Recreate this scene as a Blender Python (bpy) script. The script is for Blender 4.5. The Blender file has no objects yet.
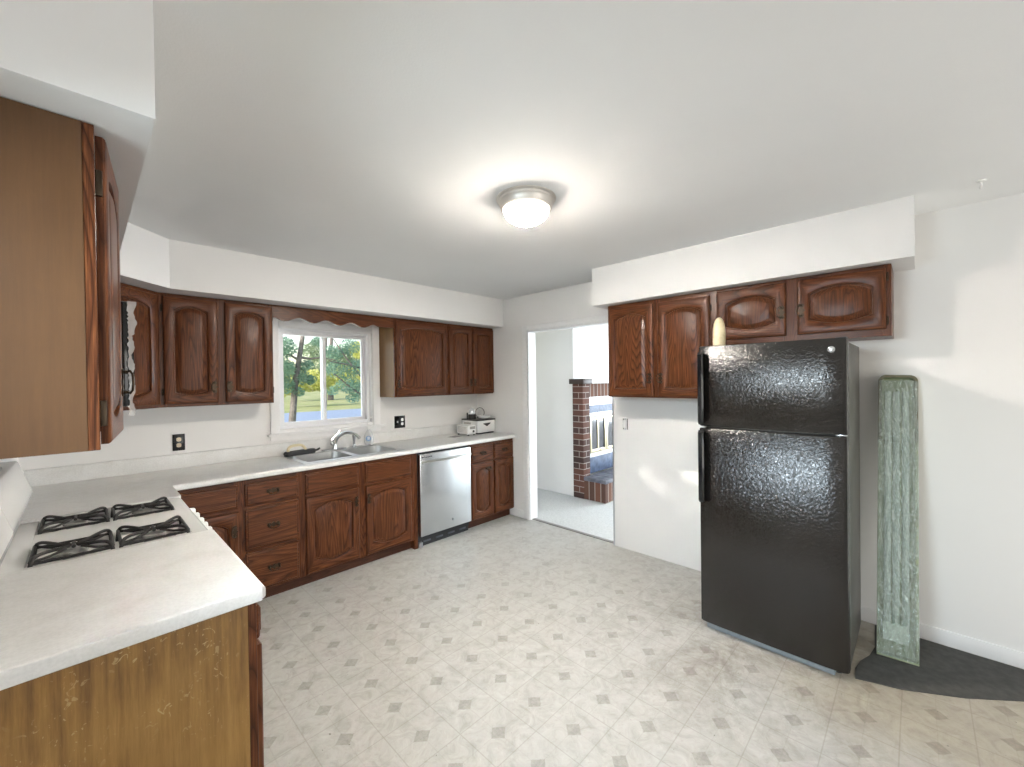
import bpy, bmesh, math, random
from mathutils import Vector, Matrix
random.seed(7)
S = bpy.context.scene
COL = S.collection
PI = math.pi
R = math.radians

# ------------------------------------------------------------------ camera
YAW, PITCH, ROLL, FPX, CAMH = R(44.208), R(-.477), R(-.759), 416.563, 1.521
fw = Vector((math.cos(YAW)*math.cos(PITCH), math.sin(YAW)*math.cos(PITCH), math.sin(PITCH)))
rt0 = Vector((math.sin(YAW), -math.cos(YAW), 0)); up0 = rt0.cross(fw)
rt = math.cos(ROLL)*rt0 + math.sin(ROLL)*up0
up = math.cos(ROLL)*up0 - math.sin(ROLL)*rt0
cam = bpy.data.cameras.new('camera'); cam.sensor_fit = 'HORIZONTAL'; cam.sensor_width = 36
cam.lens = FPX/1024*36; cam.clip_start = .02; cam.clip_end = 200
co = bpy.data.objects.new('camera', cam); COL.objects.link(co)
m = Matrix.Identity(4)
for i, a in enumerate((rt, up, -fw)):
    for j in range(3): m[j][i] = a[j]
m[0][3], m[1][3], m[2][3] = 0, 0, CAMH
co.matrix_world = m
S.camera = co

# ------------------------------------------------------------------ world, sun, daylight, exposure
S.view_settings.view_transform = 'Standard'; S.view_settings.look = 'None'
S.view_settings.gamma = 1; S.view_settings.use_curve_mapping = False
S.view_settings.exposure = 0.77
W = bpy.data.worlds.new('world'); S.world = W; W.use_nodes = True
wn = W.node_tree.nodes; wl = W.node_tree.links
bg = wn['Background']
sky = wn.new('ShaderNodeTexSky'); sky.sky_type = 'NISHITA'; sky.sun_disc = False
sky.sun_elevation = R(28); sky.sun_rotation = R(250); sky.air_density = 1.2; sky.dust_density = 1.5
wl.new(sky.outputs[0], bg.inputs[0]); bg.inputs[1].default_value = .20

def light(name, kind, loc, energy, color, size=None, size_y=None, direction=None, angle=None, spread=None):
    l = bpy.data.lights.new(name, kind); l.energy = energy; l.color = color
    if kind == 'AREA':
        l.shape = 'RECTANGLE'; l.size = size; l.size_y = size_y
        if spread: l.spread = spread
    if angle: l.angle = angle
    o = bpy.data.objects.new(name, l); COL.objects.link(o); o.location = loc
    if direction: o.rotation_euler = Vector(direction).to_track_quat('-Z', 'Y').to_euler()
    return o
SUN_DIR = (3.635, .65, -1.22)
light('sun', 'SUN', (-6, -2, 8), 2.8, (1, .93, .82), direction=SUN_DIR, angle=R(.6))
# unseen fill added behind the camera; daylight entering by the small side window
light('added_rear_fill', 'AREA', (1.75, -2.62, 1.05), 36, (1, .985, .96), 2.6, 2.0, (0, 1, .25))
light('daylight_side_window', 'AREA', (-.66, .84, 1.80), 25, (.74, .89, 1), .90, .80, (1, .12, -.55), spread=R(125))
light('daylight_family_room', 'AREA', (8.2, .8, 1.35), 165, (.84, .93, 1), 2.3, 1.6, (-1, 0, -.08))
light('daylight_kitchen_window', 'AREA', (1.56, 4.02, 1.56), 2.5, (.88, .95, 1), .7, .75, (0, -1, -.1))
LAMP_E = 400.0

# ------------------------------------------------------------------ mesh helpers
class MB:
    def __init__(s): s.bm = bmesh.new()
    def face(s, vs, mat=0):
        try:
            f = s.bm.faces.new(vs); f.material_index = mat; return f
        except ValueError: return None
    def poly(s, pts, mat=0): return s.face([s.bm.verts.new(p) for p in pts], mat)
    def box(s, x0, x1, y0, y1, z0, z1, mat=0, bev=0, seg=2):
        r = bmesh.ops.create_cube(s.bm, size=1)
        vs = r['verts']
        for v in vs:
            v.co = Vector(((x0+x1)/2+v.co.x*(x1-x0), (y0+y1)/2+v.co.y*(y1-y0), (z0+z1)/2+v.co.z*(z1-z0)))
        fs = {f for v in vs for f in v.link_faces}
        for f in fs: f.material_index = mat
        if bev:
            es = list({e for v in vs for e in v.link_edges})
            bmesh.ops.bevel(s.bm, geom=es, offset=bev, segments=seg, profile=.5, affect='EDGES', material=-1)
        return s
    def grid(s, loops, close=True, mat=0, capa=False, capb=False, matf=None):
        """bridge successive loops of equal length"""
        L = [[s.bm.verts.new(p) for p in lp] for lp in loops]
        n = len(L[0])
        for a in range(len(L)-1):
            for i in range(n if close else n-1):
                j = (i+1) % n
                s.face((L[a][i], L[a][j], L[a+1][j], L[a+1][i]), matf(a, i) if matf else mat)
        if capa: s.face(list(reversed(L[0])), mat)
        if capb: s.face(L[-1], mat)
        return L
    def prism(s, pts, axis, a0, a1, mat=0):
        def P(p, a):
            if axis == 'x': return (a, p[0], p[1])
            if axis == 'y': return (p[0], a, p[1])
            return (p[0], p[1], a)
        s.grid([[P(p, a0) for p in pts], [P(p, a1) for p in pts]], True, mat, True, True)
        return s
    def lathe(s, prof, c=(0, 0, 0), seg=32, mat=0, axis='z', sx=1, sy=1):
        loops = []
        for r, h in prof:
            lp = []
            for i in range(seg):
                t = 2*PI*i/seg
                a, b = r*math.cos(t)*sx, r*math.sin(t)*sy
                if axis == 'z': p = (c[0]+a, c[1]+b, c[2]+h)
                elif axis == 'x': p = (c[0]+h, c[1]+a, c[2]+b)
                else: p = (c[0]+a, c[1]+h, c[2]+b)
                lp.append(p)
            loops.append(lp)
        s.grid(loops, True, mat, True, True)
        return s
    def tube(s, path, r, seg=8, mat=0, closed=False):
        P = [Vector(p) for p in path]; n = len(P); loops = []
        prev = None
        for i in range(n):
            if closed: t = P[(i+1) % n]-P[i-1]
            else: t = P[min(i+1, n-1)]-P[max(i-1, 0)]
            t.normalize()
            if prev is None:
                a = Vector((0, 0, 1)) if abs(t.z) < .9 else Vector((1, 0, 0))
                u = t.cross(a).normalized()
            else:
                u = (prev-t*prev.dot(t)).normalized()
            prev = u; v = t.cross(u)
            rr = r[i] if isinstance(r, (list, tuple)) else r
            loops.append([P[i]+rr*(math.cos(2*PI*k/seg)*u+math.sin(2*PI*k/seg)*v) for k in range(seg)])
        if closed: loops.append(loops[0]); s.grid(loops, True, mat)
        else: s.grid(loops, True, mat, True, True)
        return s
    def xform(s, M):
        s.bm.transform(M); return s
    def build(s, name, mats, parent=None, ang=35, fix=True):
        if fix:
            bmesh.ops.remove_doubles(s.bm, verts=s.bm.verts, dist=1e-6)
            bmesh.ops.recalc_face_normals(s.bm, faces=s.bm.faces)
        me = bpy.data.meshes.new(name); s.bm.to_mesh(me); s.bm.free()
        if not isinstance(mats, (list, tuple)): mats = [mats]
        for mm in mats: me.materials.append(mm)
        me.shade_smooth(); me.set_sharp_from_angle(angle=R(ang))
        o = bpy.data.objects.new(name, me); COL.objects.link(o)
        if parent: o.parent = parent
        return o
def arc(cx, cy, r, a0, a1, n): return [(cx+r*math.cos(R(a0+(a1-a0)*i/n)), cy+r*math.sin(R(a0+(a1-a0)*i/n))) for i in range(n+1)]
def bez(p0, p1, p2, p3, n=10):
    o = []
    for i in range(n+1):
        t = i/n; o.append(tuple(((1-t)**3*a+3*(1-t)**2*t*b+3*(1-t)*t*t*c+t**3*d) for a, b, c, d in zip(p0, p1, p2, p3)))
    return o
def thing(name, label, cat, loc=(0, 0, 0), rz=0, group=None, rot=None):
    o = bpy.data.objects.new(name, None); COL.objects.link(o); o.empty_display_size = .1
    o.location = loc; o.rotation_euler = rot if rot else (0, 0, rz)
    return tag(o, label, cat, group)
def tag(o, label, cat, group=None):
    o['label'] = label; o['category'] = cat
    if group: o['group'] = group
    return o
def struct(o, label=None):
    o['kind'] = 'structure'
    if label: o['label'] = label
    return o

# ------------------------------------------------------------------ materials
def newmat(name):
    m = bpy.data.materials.new(name); m.use_nodes = True
    return m, m.node_tree.nodes, m.node_tree.links, m.node_tree.nodes['Principled BSDF']
def setp(b, **k):
    for a, v in k.items():
        n = a.replace('_', ' ')
        b.inputs[n].default_value = v
def C4(c): return (*c, 1)
def plain(name, col, rough=.5, metal=0, **k):
    m, n, l, b = newmat(name); setp(b, Base_Color=C4(col), Roughness=rough, Metallic=metal, **k); return m
class NB:
    """small node expression builder"""
    def __init__(s, m): s.n = m.node_tree.nodes; s.l = m.node_tree.links
    def put(s, i, v):
        if hasattr(v, 'is_output'): s.l.new(v, i)
        else: i.default_value = v
    def math(s, op, a, b=0.0, c=None, clamp=False):
        x = s.n.new('ShaderNodeMath'); x.operation = op; x.use_clamp = clamp
        s.put(x.inputs[0], a); s.put(x.inputs[1], b)
        if c is not None: s.put(x.inputs[2], c)
        return x.outputs[0]
    def coord(s, which='Object'): return s.n.new('ShaderNodeTexCoord').outputs[which]
    def vmath(s, op, a, b):
        x = s.n.new('ShaderNodeVectorMath'); x.operation = op; s.put(x.inputs[0], a); s.put(x.inputs[1], b); return x.outputs[0]
    def sep(s, v):
        x = s.n.new('ShaderNodeSeparateXYZ'); s.l.new(v, x.inputs[0]); return x.outputs
    def noise(s, v, scale, detail=3, rough=.5, dist=0):
        x = s.n.new('ShaderNodeTexNoise'); s.l.new(v, x.inputs['Vector'])
        x.inputs['Scale'].default_value = scale; x.inputs['Detail'].default_value = detail
        x.inputs['Roughness'].default_value = rough; x.inputs['Distortion'].default_value = dist
        return x.outputs['Fac']
    def ramp(s, f, stops, interp='LINEAR'):
        x = s.n.new('ShaderNodeValToRGB'); s.l.new(f, x.inputs[0]); e = x.color_ramp; e.interpolation = interp
        while len(e.elements) < len(stops): e.elements.new(.5)
        for q, (p, c) in zip(e.elements, stops):
            q.position = p; q.color = C4(c) if len(c) == 3 else c
        return x.outputs[0]
    def mix(s, f, a, b, blend='MIX'):
        x = s.n.new('ShaderNodeMix'); x.data_type = 'RGBA'; x.blend_type = blend
        s.put(x.inputs[0], f); s.put(x.inputs[6], a if hasattr(a, 'is_output') else C4(a)); s.put(x.inputs[7], b if hasattr(b, 'is_output') else C4(b))
        return x.outputs[2]
    def bump(s, h, strength, dist=.01):
        x = s.n.new('ShaderNodeBump'); s.l.new(h, x.inputs['Height']); x.inputs['Strength'].default_value = strength; x.inputs['Distance'].default_value = dist
        return x.outputs[0]

def wood(name, axis, dark, mid, lite, rough=.30, rings=32, scale=5.5, pore=.6, coat=.0):
    m, n, l, b = newmat(name); N = NB(m)
    oi = n.new('ShaderNodeObjectInfo')
    off = N.math('MULTIPLY', oi.outputs['Random'], 37.0)
    v = N.vmath('ADD', N.coord(), off)
    st = [1, 1, 1]; st['xyz'.index(axis)] = .09
    vg = N.vmath('MULTIPLY', v, tuple(st))
    n1 = N.noise(vg, scale, 2, .45, .3)
    ring = N.math('FRACT', N.math('MULTIPLY', n1, rings))
    st2 = [1, 1, 1]; st2['xyz'.index(axis)] = .025
    vp = N.vmath('MULTIPLY', v, tuple(st2))
    p = N.noise(vp, 260, 2, .6)
    big = N.noise(vg, 2.2, 2)
    col = N.ramp(ring, [(0, dark), (.16, mid), (.70, lite), (.93, mid), (1, dark)])
    col = N.mix(N.ramp(p, [(.42, (1, 1, 1)), (.6, (0, 0, 0))]), col, dark)
    mx = n[-1] if False else None
    col2 = N.mix(pore, N.ramp(ring, [(0, dark), (.22, mid), (.75, lite), (1, mid)]), col)
    col3 = N.mix(N.ramp(big, [(.35, (0, 0, 0)), (.7, (1, 1, 1))]), N.mix(.35, col2, mid), col2)
    l.new(col3, b.inputs['Base Color'])
    setp(b, Roughness=rough, Coat_Weight=coat, Coat_Roughness=.18, Specular_IOR_Level=.20)
    l.new(N.bump(p, .12, .002), b.inputs['Normal'])
    return m
DK, MD, LT = (.024, .0065, .0026), (.096, .030, .0110), (.172, .060, .0215)
oak_v = wood('oak_vertical', 'z', DK, MD, LT)
oak_h = wood('oak_horizontal', 'x', DK, MD, LT)
OAK = [oak_v, oak_h]
oak_end = wood('oak_veneer_side', 'z', (.12, .062, .022), (.20, .112, .042), (.26, .15, .06), .45, 10, 3, .35, .05)
kick_wood = wood('oak_kick', 'x', (.03, .011, .006), (.07, .026, .013), (.10, .036, .017), .5)

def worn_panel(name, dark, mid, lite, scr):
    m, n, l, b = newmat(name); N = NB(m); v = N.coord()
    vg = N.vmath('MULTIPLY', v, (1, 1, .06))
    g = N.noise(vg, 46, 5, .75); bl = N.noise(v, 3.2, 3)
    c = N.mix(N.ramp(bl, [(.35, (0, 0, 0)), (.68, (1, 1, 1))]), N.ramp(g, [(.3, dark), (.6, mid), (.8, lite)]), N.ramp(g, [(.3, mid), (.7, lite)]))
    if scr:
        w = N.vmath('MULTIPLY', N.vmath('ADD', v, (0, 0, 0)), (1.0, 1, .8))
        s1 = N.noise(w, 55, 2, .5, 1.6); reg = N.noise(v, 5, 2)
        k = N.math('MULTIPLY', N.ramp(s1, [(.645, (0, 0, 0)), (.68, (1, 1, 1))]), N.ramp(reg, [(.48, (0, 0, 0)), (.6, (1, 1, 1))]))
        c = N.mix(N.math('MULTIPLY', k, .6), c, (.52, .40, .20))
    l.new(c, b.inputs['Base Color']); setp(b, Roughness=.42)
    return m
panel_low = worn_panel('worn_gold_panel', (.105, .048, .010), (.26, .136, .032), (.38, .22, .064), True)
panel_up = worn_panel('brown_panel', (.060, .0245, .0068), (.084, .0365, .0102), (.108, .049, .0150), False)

def paint(name, col, rough=.55, bump=.06, sc=220):
    m, n, l, b = newmat(name); N = NB(m); v = N.coord()
    h = N.noise(v, sc, 3, .6); d = N.noise(v, 1.7, 3)
    l.new(N.mix(N.ramp(d, [(.35, (0, 0, 0)), (.75, (1, 1, 1))]), tuple(x*.965 for x in col), col), b.inputs['Base Color'])
    setp(b, Roughness=rough); l.new(N.bump(h, bump, .004), b.inputs['Normal'])
    return m
wall_paint = paint('wall_paint', (.79, .775, .755), .5)
wall_gloss = paint('wall_semigloss', (.80, .785, .765), .36)
ceil_paint = paint('ceiling_paint', (.86, .855, .84), .85, .15, 160)
trim_paint = paint('trim_paint', (.84, .83, .82), .35, .02)
white_vinyl = plain('white_vinyl', (.82, .82, .83), .3)
laminate = None
def mk_laminate():
    m, n, l, b = newmat('white_laminate'); N = NB(m); v = N.coord()
    a = N.noise(v, 7, 5, .65, .8); f = N.noise(v, 120, 2)
    c = N.ramp(a, [(.3, (.67, .66, .635)), (.55, (.755, .75, .735)), (.75, (.79, .787, .775))])
    c = N.mix(.18, c, N.ramp(f, [(.35, (.5, .48, .45)), (.6, (.8, .78, .75))]))
    l.new(c, b.inputs['Base Color']); setp(b, Roughness=.3); return m
laminate = mk_laminate()

def mk_floor():
    m, n, l, b = newmat('vinyl_floor'); N = NB(m); v = N.coord()
    x, y, z = N.sep(v)
    PX, PY, X0, Y0 = .2357, .2262, .753, 1.98
    u = N.math('DIVIDE', N.math('SUBTRACT', x, X0), PX); w = N.math('DIVIDE', N.math('SUBTRACT', y, Y0), PY)
    def dist(a, o):  # distance to nearest lattice value
        return N.math('ABSOLUTE', N.math('SUBTRACT', N.math('FRACT', N.math('ADD', a, .5+o)), .5))
    du, dw = dist(u, 0), dist(w, 0)
    jig = N.noise(v, 60, 2)
    dia = N.math('ADD', N.math('ADD', du, dw), N.math('MULTIPLY', N.math('SUBTRACT', jig, .5), .05))
    dm = N.ramp(dia, [(.165, (1, 1, 1)), (.185, (0, 0, 0))])
    l1 = N.math('MINIMUM', dist(u, .5), dist(w, .5)); l2 = N.math('MINIMUM', du, dw)
    line1 = N.ramp(l1, [(.006, (1, 1, 1)), (.013, (0, 0, 0))])
    line2 = N.ramp(l2, [(.004, (1, 1, 1)), (.010, (0, 0, 0))])
    marb = N.noise(v, 11, 6, .7, 1.4); fine = N.noise(v, 42, 4, .65, .6)
    base = N.ramp(marb, [(.30, (.355, .34, .31)), (.48, (.445, .435, .405)), (.70, (.515, .508, .48))])
    base = N.mix(N.ramp(fine, [(.58, (0, 0, 0)), (.74, (.6, .6, .6))]), base, (.35, .325, .28))
    # fainter pattern towards the doorway, where the vinyl is scuffed grey
    wear_falloff = N.noise(v, 1.6, 3, .6)
    far = N.math('ADD', N.math('MULTIPLY', N.math('SUBTRACT', x, 1.3), .36), N.math('MULTIPLY', N.math('SUBTRACT', y, 1.6), .30))
    far = N.math('ADD', far, N.math('MULTIPLY', N.math('SUBTRACT', wear_falloff, .5), .7), clamp=True)
    wr = N.ramp(far, [(.30, (1, 1, 1)), (.75, (.28, .28, .28))])
    dcol = N.ramp(fine, [(.35, (.19, .175, .148)), (.65, (.34, .318, .28))])
    c = N.mix(N.math('MULTIPLY', N.math('MULTIPLY', dm, wr), .58), base, dcol)
    c = N.mix(N.math('MULTIPLY', N.math('MULTIPLY', line1, wr), .40), c, (.25, .225, .19))
    c = N.mix(N.math('MULTIPLY', N.math('MULTIPLY', line2, wr), .16), c, (.25, .225, .19))
    scuff = N.noise(N.vmath('MULTIPLY', v, (1, .45, 1)), 9, 5, .75, 1.2)
    c = N.mix(N.math('MULTIPLY', N.ramp(scuff, [(.60, (0, 0, 0)), (.72, (1, 1, 1))]), N.math('MULTIPLY', far, .75)), c, (.23, .22, .205))
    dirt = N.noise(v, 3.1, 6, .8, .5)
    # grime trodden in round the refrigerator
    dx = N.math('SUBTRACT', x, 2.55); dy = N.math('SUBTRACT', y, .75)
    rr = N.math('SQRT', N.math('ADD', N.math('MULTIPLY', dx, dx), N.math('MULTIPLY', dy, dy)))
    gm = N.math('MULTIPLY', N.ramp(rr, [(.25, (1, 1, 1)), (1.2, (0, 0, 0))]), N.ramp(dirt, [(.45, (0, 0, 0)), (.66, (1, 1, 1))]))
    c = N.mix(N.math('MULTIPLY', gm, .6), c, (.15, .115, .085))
    # light falling off towards the near right corner, painted into the vinyl colour
    ax = N.math('SUBTRACT', x, 2.9); ay = N.math('SUBTRACT', y, -.15)
    ar = N.math('ADD', N.math('SQRT', N.math('ADD', N.math('MULTIPLY', ax, ax), N.math('MULTIPLY', ay, ay))), N.math('MULTIPLY', N.math('SUBTRACT', wear_falloff, .5), .9))
    c = N.mix(N.ramp(ar, [(.45, (.75, .75, .75)), (1.75, (0, 0, 0))]), c, N.mix(1.0, c, (.78, .68, .53), 'MULTIPLY'))
    sp = N.noise(v, 55, 1); spm = N.ramp(sp, [(.775, (0, 0, 0)), (.79, (1, 1, 1))])
    c = N.mix(N.math('MULTIPLY', spm, .7), c, (.10, .085, .07))
    l.new(c, b.inputs['Base Color']); setp(b, Roughness=.42, Specular_IOR_Level=.4)
    l.new(N.bump(fine, .06, .003), b.inputs['Normal'])
    return m
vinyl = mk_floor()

def mk_brick():
    m, n, l, b = newmat('brick'); N = NB(m); v = N.coord()
    x, y, z = N.sep(v)
    cc = n.new('ShaderNodeCombineXYZ'); l.new(N.math('ADD', x, y), cc.inputs[0]); l.new(z, cc.inputs[1])
    t = n.new('ShaderNodeTexBrick'); l.new(cc.outputs[0], t.inputs['Vector'])
    t.inputs['Color1'].default_value = C4((.125, .050, .034)); t.inputs['Color2'].default_value = C4((.040, .024, .021))
    t.inputs['Mortar'].default_value = C4((.33, .29, .26)); t.inputs['Scale'].default_value = 1
    t.inputs['Mortar Size'].default_value = .005; t.inputs['Brick Width'].default_value = .2; t.inputs['Row Height'].default_value = .075
    t.inputs['Bias'].default_value = -.15
    l.new(t.outputs[0], b.inputs['Base Color']); setp(b, Roughness=.85)
    l.new(N.bump(t.outputs[1], -.5, .01), b.inputs['Normal'])
    return m
brick = mk_brick()
def mk_soldier():
    m, n, l, b = newmat('soldier_brick'); N = NB(m); v = N.coord()
    x, y, z = N.sep(v)
    cc = n.new('ShaderNodeCombineXYZ'); l.new(z, cc.inputs[0]); l.new(N.math('ADD', x, y), cc.inputs[1])
    t = n.new('ShaderNodeTexBrick'); l.new(cc.outputs[0], t.inputs['Vector']); t.offset = 0
    t.inputs['Color1'].default_value = C4((.16, .066, .038)); t.inputs['Color2'].default_value = C4((.075, .036, .026))
    t.inputs['Mortar'].default_value = C4((.36, .31, .27)); t.inputs['Scale'].default_value = 1
    t.inputs['Mortar Size'].default_value = .006; t.inputs['Brick Width'].default_value = .30; t.inputs['Row Height'].default_value = .085
    l.new(t.outputs[0], b.inputs['Base Color']); setp(b, Roughness=.85)
    return m
soldier = mk_soldier()
def mottled(name, c1, c2, sc, rough, metal=0, bump=0, **k):
    m, n, l, b = newmat(name); N = NB(m); v = N.coord()
    a = N.noise(v, sc, 4, .6)
    l.new(N.ramp(a, [(.35, c1), (.65, c2)]), b.inputs['Base Color']); setp(b, Roughness=rough, Metallic=metal, **k)
    if bump: l.new(N.bump(a, bump, .004), b.inputs['Normal'])
    return m
family_carpet = mottled('pale_carpet', (.50, .51, .50), (.62, .63, .62), 60, .9, bump=.3)
slate = mottled('slate_blue_paint', (.045, .065, .12), (.10, .14, .23), 14, .5)
dark_wood = plain('dark_mantel_wood', (.035, .018, .012), .5)
brass = plain('brass', (.62, .50, .25), .3, 1)
black_gloss = plain('black_gloss', (.008, .008, .009), .12)
black_matte = plain('black_matte', (.012, .012, .013), .55)
bronze = plain('antique_bronze', (.045, .030, .018), .35, .8)
chrome = plain('chrome', (.66, .67, .68), .2, 1)
nickel = plain('brushed_nickel', (.74, .69, .63), .5, .75)
aluminium = plain('aluminium', (.55, .56, .58), .35, 1)
white_enamel = plain('white_enamel', (.82, .81, .79), .16)
white_plastic = plain('white_plastic', (.82, .81, .79), .35)
cream_plastic = plain('cream_plastic', (.72, .62, .40), .4)
iron = plain('cast_iron', (.018, .016, .015), .5)
dirty_pan = mottled('burnt_drip_pan', (.12, .10, .09), (.78, .75, .72), 16, .35)
burner_al = mottled('burner_aluminium', (.28, .27, .26), (.52, .51, .5), 30, .4, .4)
glass_m, _n, _l, _b = newmat('window_glass')
_t = _n.new('ShaderNodeBsdfTransparent'); _g = _n.new('ShaderNodeBsdfGlossy'); _g.inputs['Roughness'].default_value = .02
_f = _n.new('ShaderNodeFresnel'); _f.inputs['IOR'].default_value = 1.25; _x = _n.new('ShaderNodeMixShader')
_l.new(_f.outputs[0], _x.inputs[0]); _l.new(_t.outputs[0], _x.inputs[1]); _l.new(_g.outputs[0], _x.inputs[2])
_l.new(_x.outputs[0], _n['Material Output'].inputs[0])

def mk_steel():
    m, n, l, b = newmat('brushed_steel'); N = NB(m); v = N.coord()
    g = N.noise(N.vmath('MULTIPLY', v, (1, 1, 60)), 6, 3)
    sm = N.noise(v, 4, 4, .7)
    l.new(N.ramp(sm, [(.3, (.80, .82, .84)), (.7, (.90, .92, .94))]), b.inputs['Base Color'])
    setp(b, Metallic=1, Roughness=.27); l.new(N.bump(g, .03, .002), b.inputs['Normal'])
    return m
steel = mk_steel()
sink_steel = plain('sink_steel', (.66, .66, .65), .30, 1)
def mk_fridge(name, col, bs, rough):
    m, n, l, b = newmat(name); N = NB(m); v = N.coord()
    a = N.noise(v, 62, 3, .55, 1.4); s2 = N.noise(v, 5, 4, .7)
    l.new(N.mix(N.ramp(s2, [(.4, (0, 0, 0)), (.75, (1, 1, 1))]), col, tuple(c*1.7+.003 for c in col)), b.inputs['Base Color'])
    setp(b, Roughness=rough, Specular_IOR_Level=.6); l.new(N.bump(a, bs, .007), b.inputs['Normal'])
    return m
fridge_black = mk_fridge('textured_black_door', (.0075, .0062, .0052), .29, .13)
fridge_side = mk_fridge('textured_black_side', (.05, .048, .040), .25, .4)

# ------------------------------------------------------------------ room shell
XL, XR, YB, YN, ZC, ZS = -.28, 3.355, 3.857, -2.5, 2.44, 2.13
def slab(name, x0, x1, y0, y1, z0, z1, mat): return struct(MB().box(x0, x1, y0, y1, z0, z1).build(name, mat))
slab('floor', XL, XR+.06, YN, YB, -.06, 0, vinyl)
slab('floor_family_room', XR+.06, 8.0, -1.6, 4.7, -.06, -.004, family_carpet)
slab('ceiling', XL-.15, XR+.12, YN-.12, YB+.15, ZC, ZC+.1, ceil_paint)
slab('ceiling_family_room', XR+.12, 8.1, -1.7, 4.8, ZC, ZC+.1, ceil_paint)
def wall_open(name, axis, fixed0, fixed1, a0, a1, holes, mat, z1=ZC):
    """wall slab along axis with rectangular holes (a,b,z,zz)"""
    mb = MB()
    def bx(p, q, z0, zz):
        if q-p < 1e-4 or zz-z0 < 1e-4: return
        if axis == 'x': mb.box(p, q, fixed0, fixed1, z0, zz)
        else: mb.box(fixed0, fixed1, p, q, z0, zz)
    cur = a0
    for (p, q, z0, zz) in sorted(holes):
        bx(cur, p, 0, z1); bx(p, q, 0, z0); bx(p, q, zz, z1); cur = q
    bx(cur, a1, 0, z1)
    return struct(mb.build(name, mat, fix=False))
WX0, WX1, WZ0, WZ1 = 1.145, 1.985, 1.12, 2.00
wall_open('wall_back', 'x', YB, YB+.15, XL-.15, XR+.12, [(WX0, WX1, WZ0, WZ1)], wall_paint)
DY0, DY1, DZ = 1.985, 3.02, 2.045
wall_open('wall_right', 'y', XR, XR+.12, YN, YB, [(DY0, DY1, 0, DZ)], wall_gloss)
SWY0, SWY1, SWZ0, SWZ1 = .44, 1.28, 1.30, 2.05
wall_open('wall_left', 'y', XL-.15, XL, YN, YB, [(SWY0, SWY1, SWZ0, SWZ1)], wall_paint)
wall_open('wall_near', 'x', YN-.12, YN, XL-.15, XR+.12, [(.45, 3.05, 0, 2.06)], wall_paint)
# soffits
def so(name, pts): return struct(MB().prism(pts, 'z', ZS, ZC).build(name, wall_paint, ang=20))
so('trim_1', [(XL, 1.25), (.124, 1.25), (.124, 3.125), (.389, 3.39), (XR, 3.39), (XR, YB), (XL, YB)])['label'] = 'white drywall soffit above the window wall cabinets'
so('trim_2', [(2.977, .007), (XR, .007), (XR, 1.946), (2.977, 1.946)])['label'] = 'white drywall soffit above the refrigerator cabinets'
# doorway casing + jamb edge + threshold
mb = MB(); mb.box(XR-.014, XR, DY1, DY1+.075, 0, DZ+.06, bev=.004); mb.box(XR-.014, XR, DY0-.0, DY1, DZ, DZ+.06, bev=.004)
mb.box(XR, XR+.12, DY1-.008, DY1, 0, DZ); mb.box(XR, XR+.12, DY0, DY1, DZ-.008, DZ)
struct(mb.build('trim_3', trim_paint))
struct(MB().box(XR-.006, XR+.12, DY0-.004, DY0+.006, 0, DZ).build('trim_4', aluminium))
struct(MB().box(XR+.03, XR+.075, DY0, DY1, -.002, .005, bev=.002).build('trim_5', plain('threshold_grey', (.22, .21, .2), .5)))
mb = MB(); mb.box(XR-.012, XR, YN, .95, 0, .085, bev=.003); struct(mb.build('baseboard_right', trim_paint))
mb = MB(); mb.box(XR-.012, XR, DY1+.075, 3.32, 0, .085, bev=.003); struct(mb.build('baseboard_right_corner', trim_paint))
# window_1: casing, stool, vinyl slider
win = bpy.data.objects.new('window_1', None); COL.objects.link(win); win.location = (1.56, YB, WZ0); struct(win)
win['label'] = 'white sliding window above the sink'
mb = MB(); ww = (XL, 0)
o_ = Vector((-1.56, -YB, -WZ0))
def shift(mb): mb.xform(Matrix.Translation(o_)); return mb
mb.box(WX0-.07, WX0, YB-.018, YB, WZ0-.03, WZ1+.06, bev=.005); mb.box(WX1, WX1+.075, YB-.018, YB, WZ0-.03, WZ1+.06, bev=.005)
mb.box(WX0, WX1, YB-.018, YB, WZ1, WZ1+.06, bev=.005)
shift(mb).build('casing', trim_paint, win)
mb = MB(); mb.box(WX0-.095, WX1+.125, YB-.05, YB+.06, WZ0-.045, WZ0-.022, bev=.006); mb.box(WX0-.07, WX1+.08, YB-.016, YB, WZ0-.085, WZ0-.045, bev=.003)
mb.box(WX0+.001, WX1-.001, YB-.003, YB+.049, WZ0-.030, WZ0+.006, bev=.002)
shift(mb).build('stool', trim_paint, win)
mb = MB(); mb.box(WX0+.001, WX0+.008, YB+.001, YB+.049, WZ0+.006, WZ1-.001); mb.box(WX1-.008, WX1-.001, YB+.001, YB+.049, WZ0+.006, WZ1-.001); mb.box(WX0+.008, WX1-.008, YB+.001, YB+.049, WZ1-.008, WZ1-.001)
shift(mb).build('jamb_liner', trim_paint, win)
mb = MB(); t = .032; ys0, ys1 = YB+.05, YB+.13
for (x0, x1, z0, z1) in [(WX0+.001, WX0+t, WZ0+.001, WZ1-.001), (WX1-t, WX1-.001, WZ0+.001, WZ1-.001), (WX0+t+.0005, WX1-t-.0005, WZ0+.001, WZ0+t), (WX0+t+.0005, WX1-t-.0005, WZ1-t, WZ1-.001)]: mb.box(x0, x1, ys0, ys1, z0, z1)
shift(mb).build('window_frame', white_vinyl, win)
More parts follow.
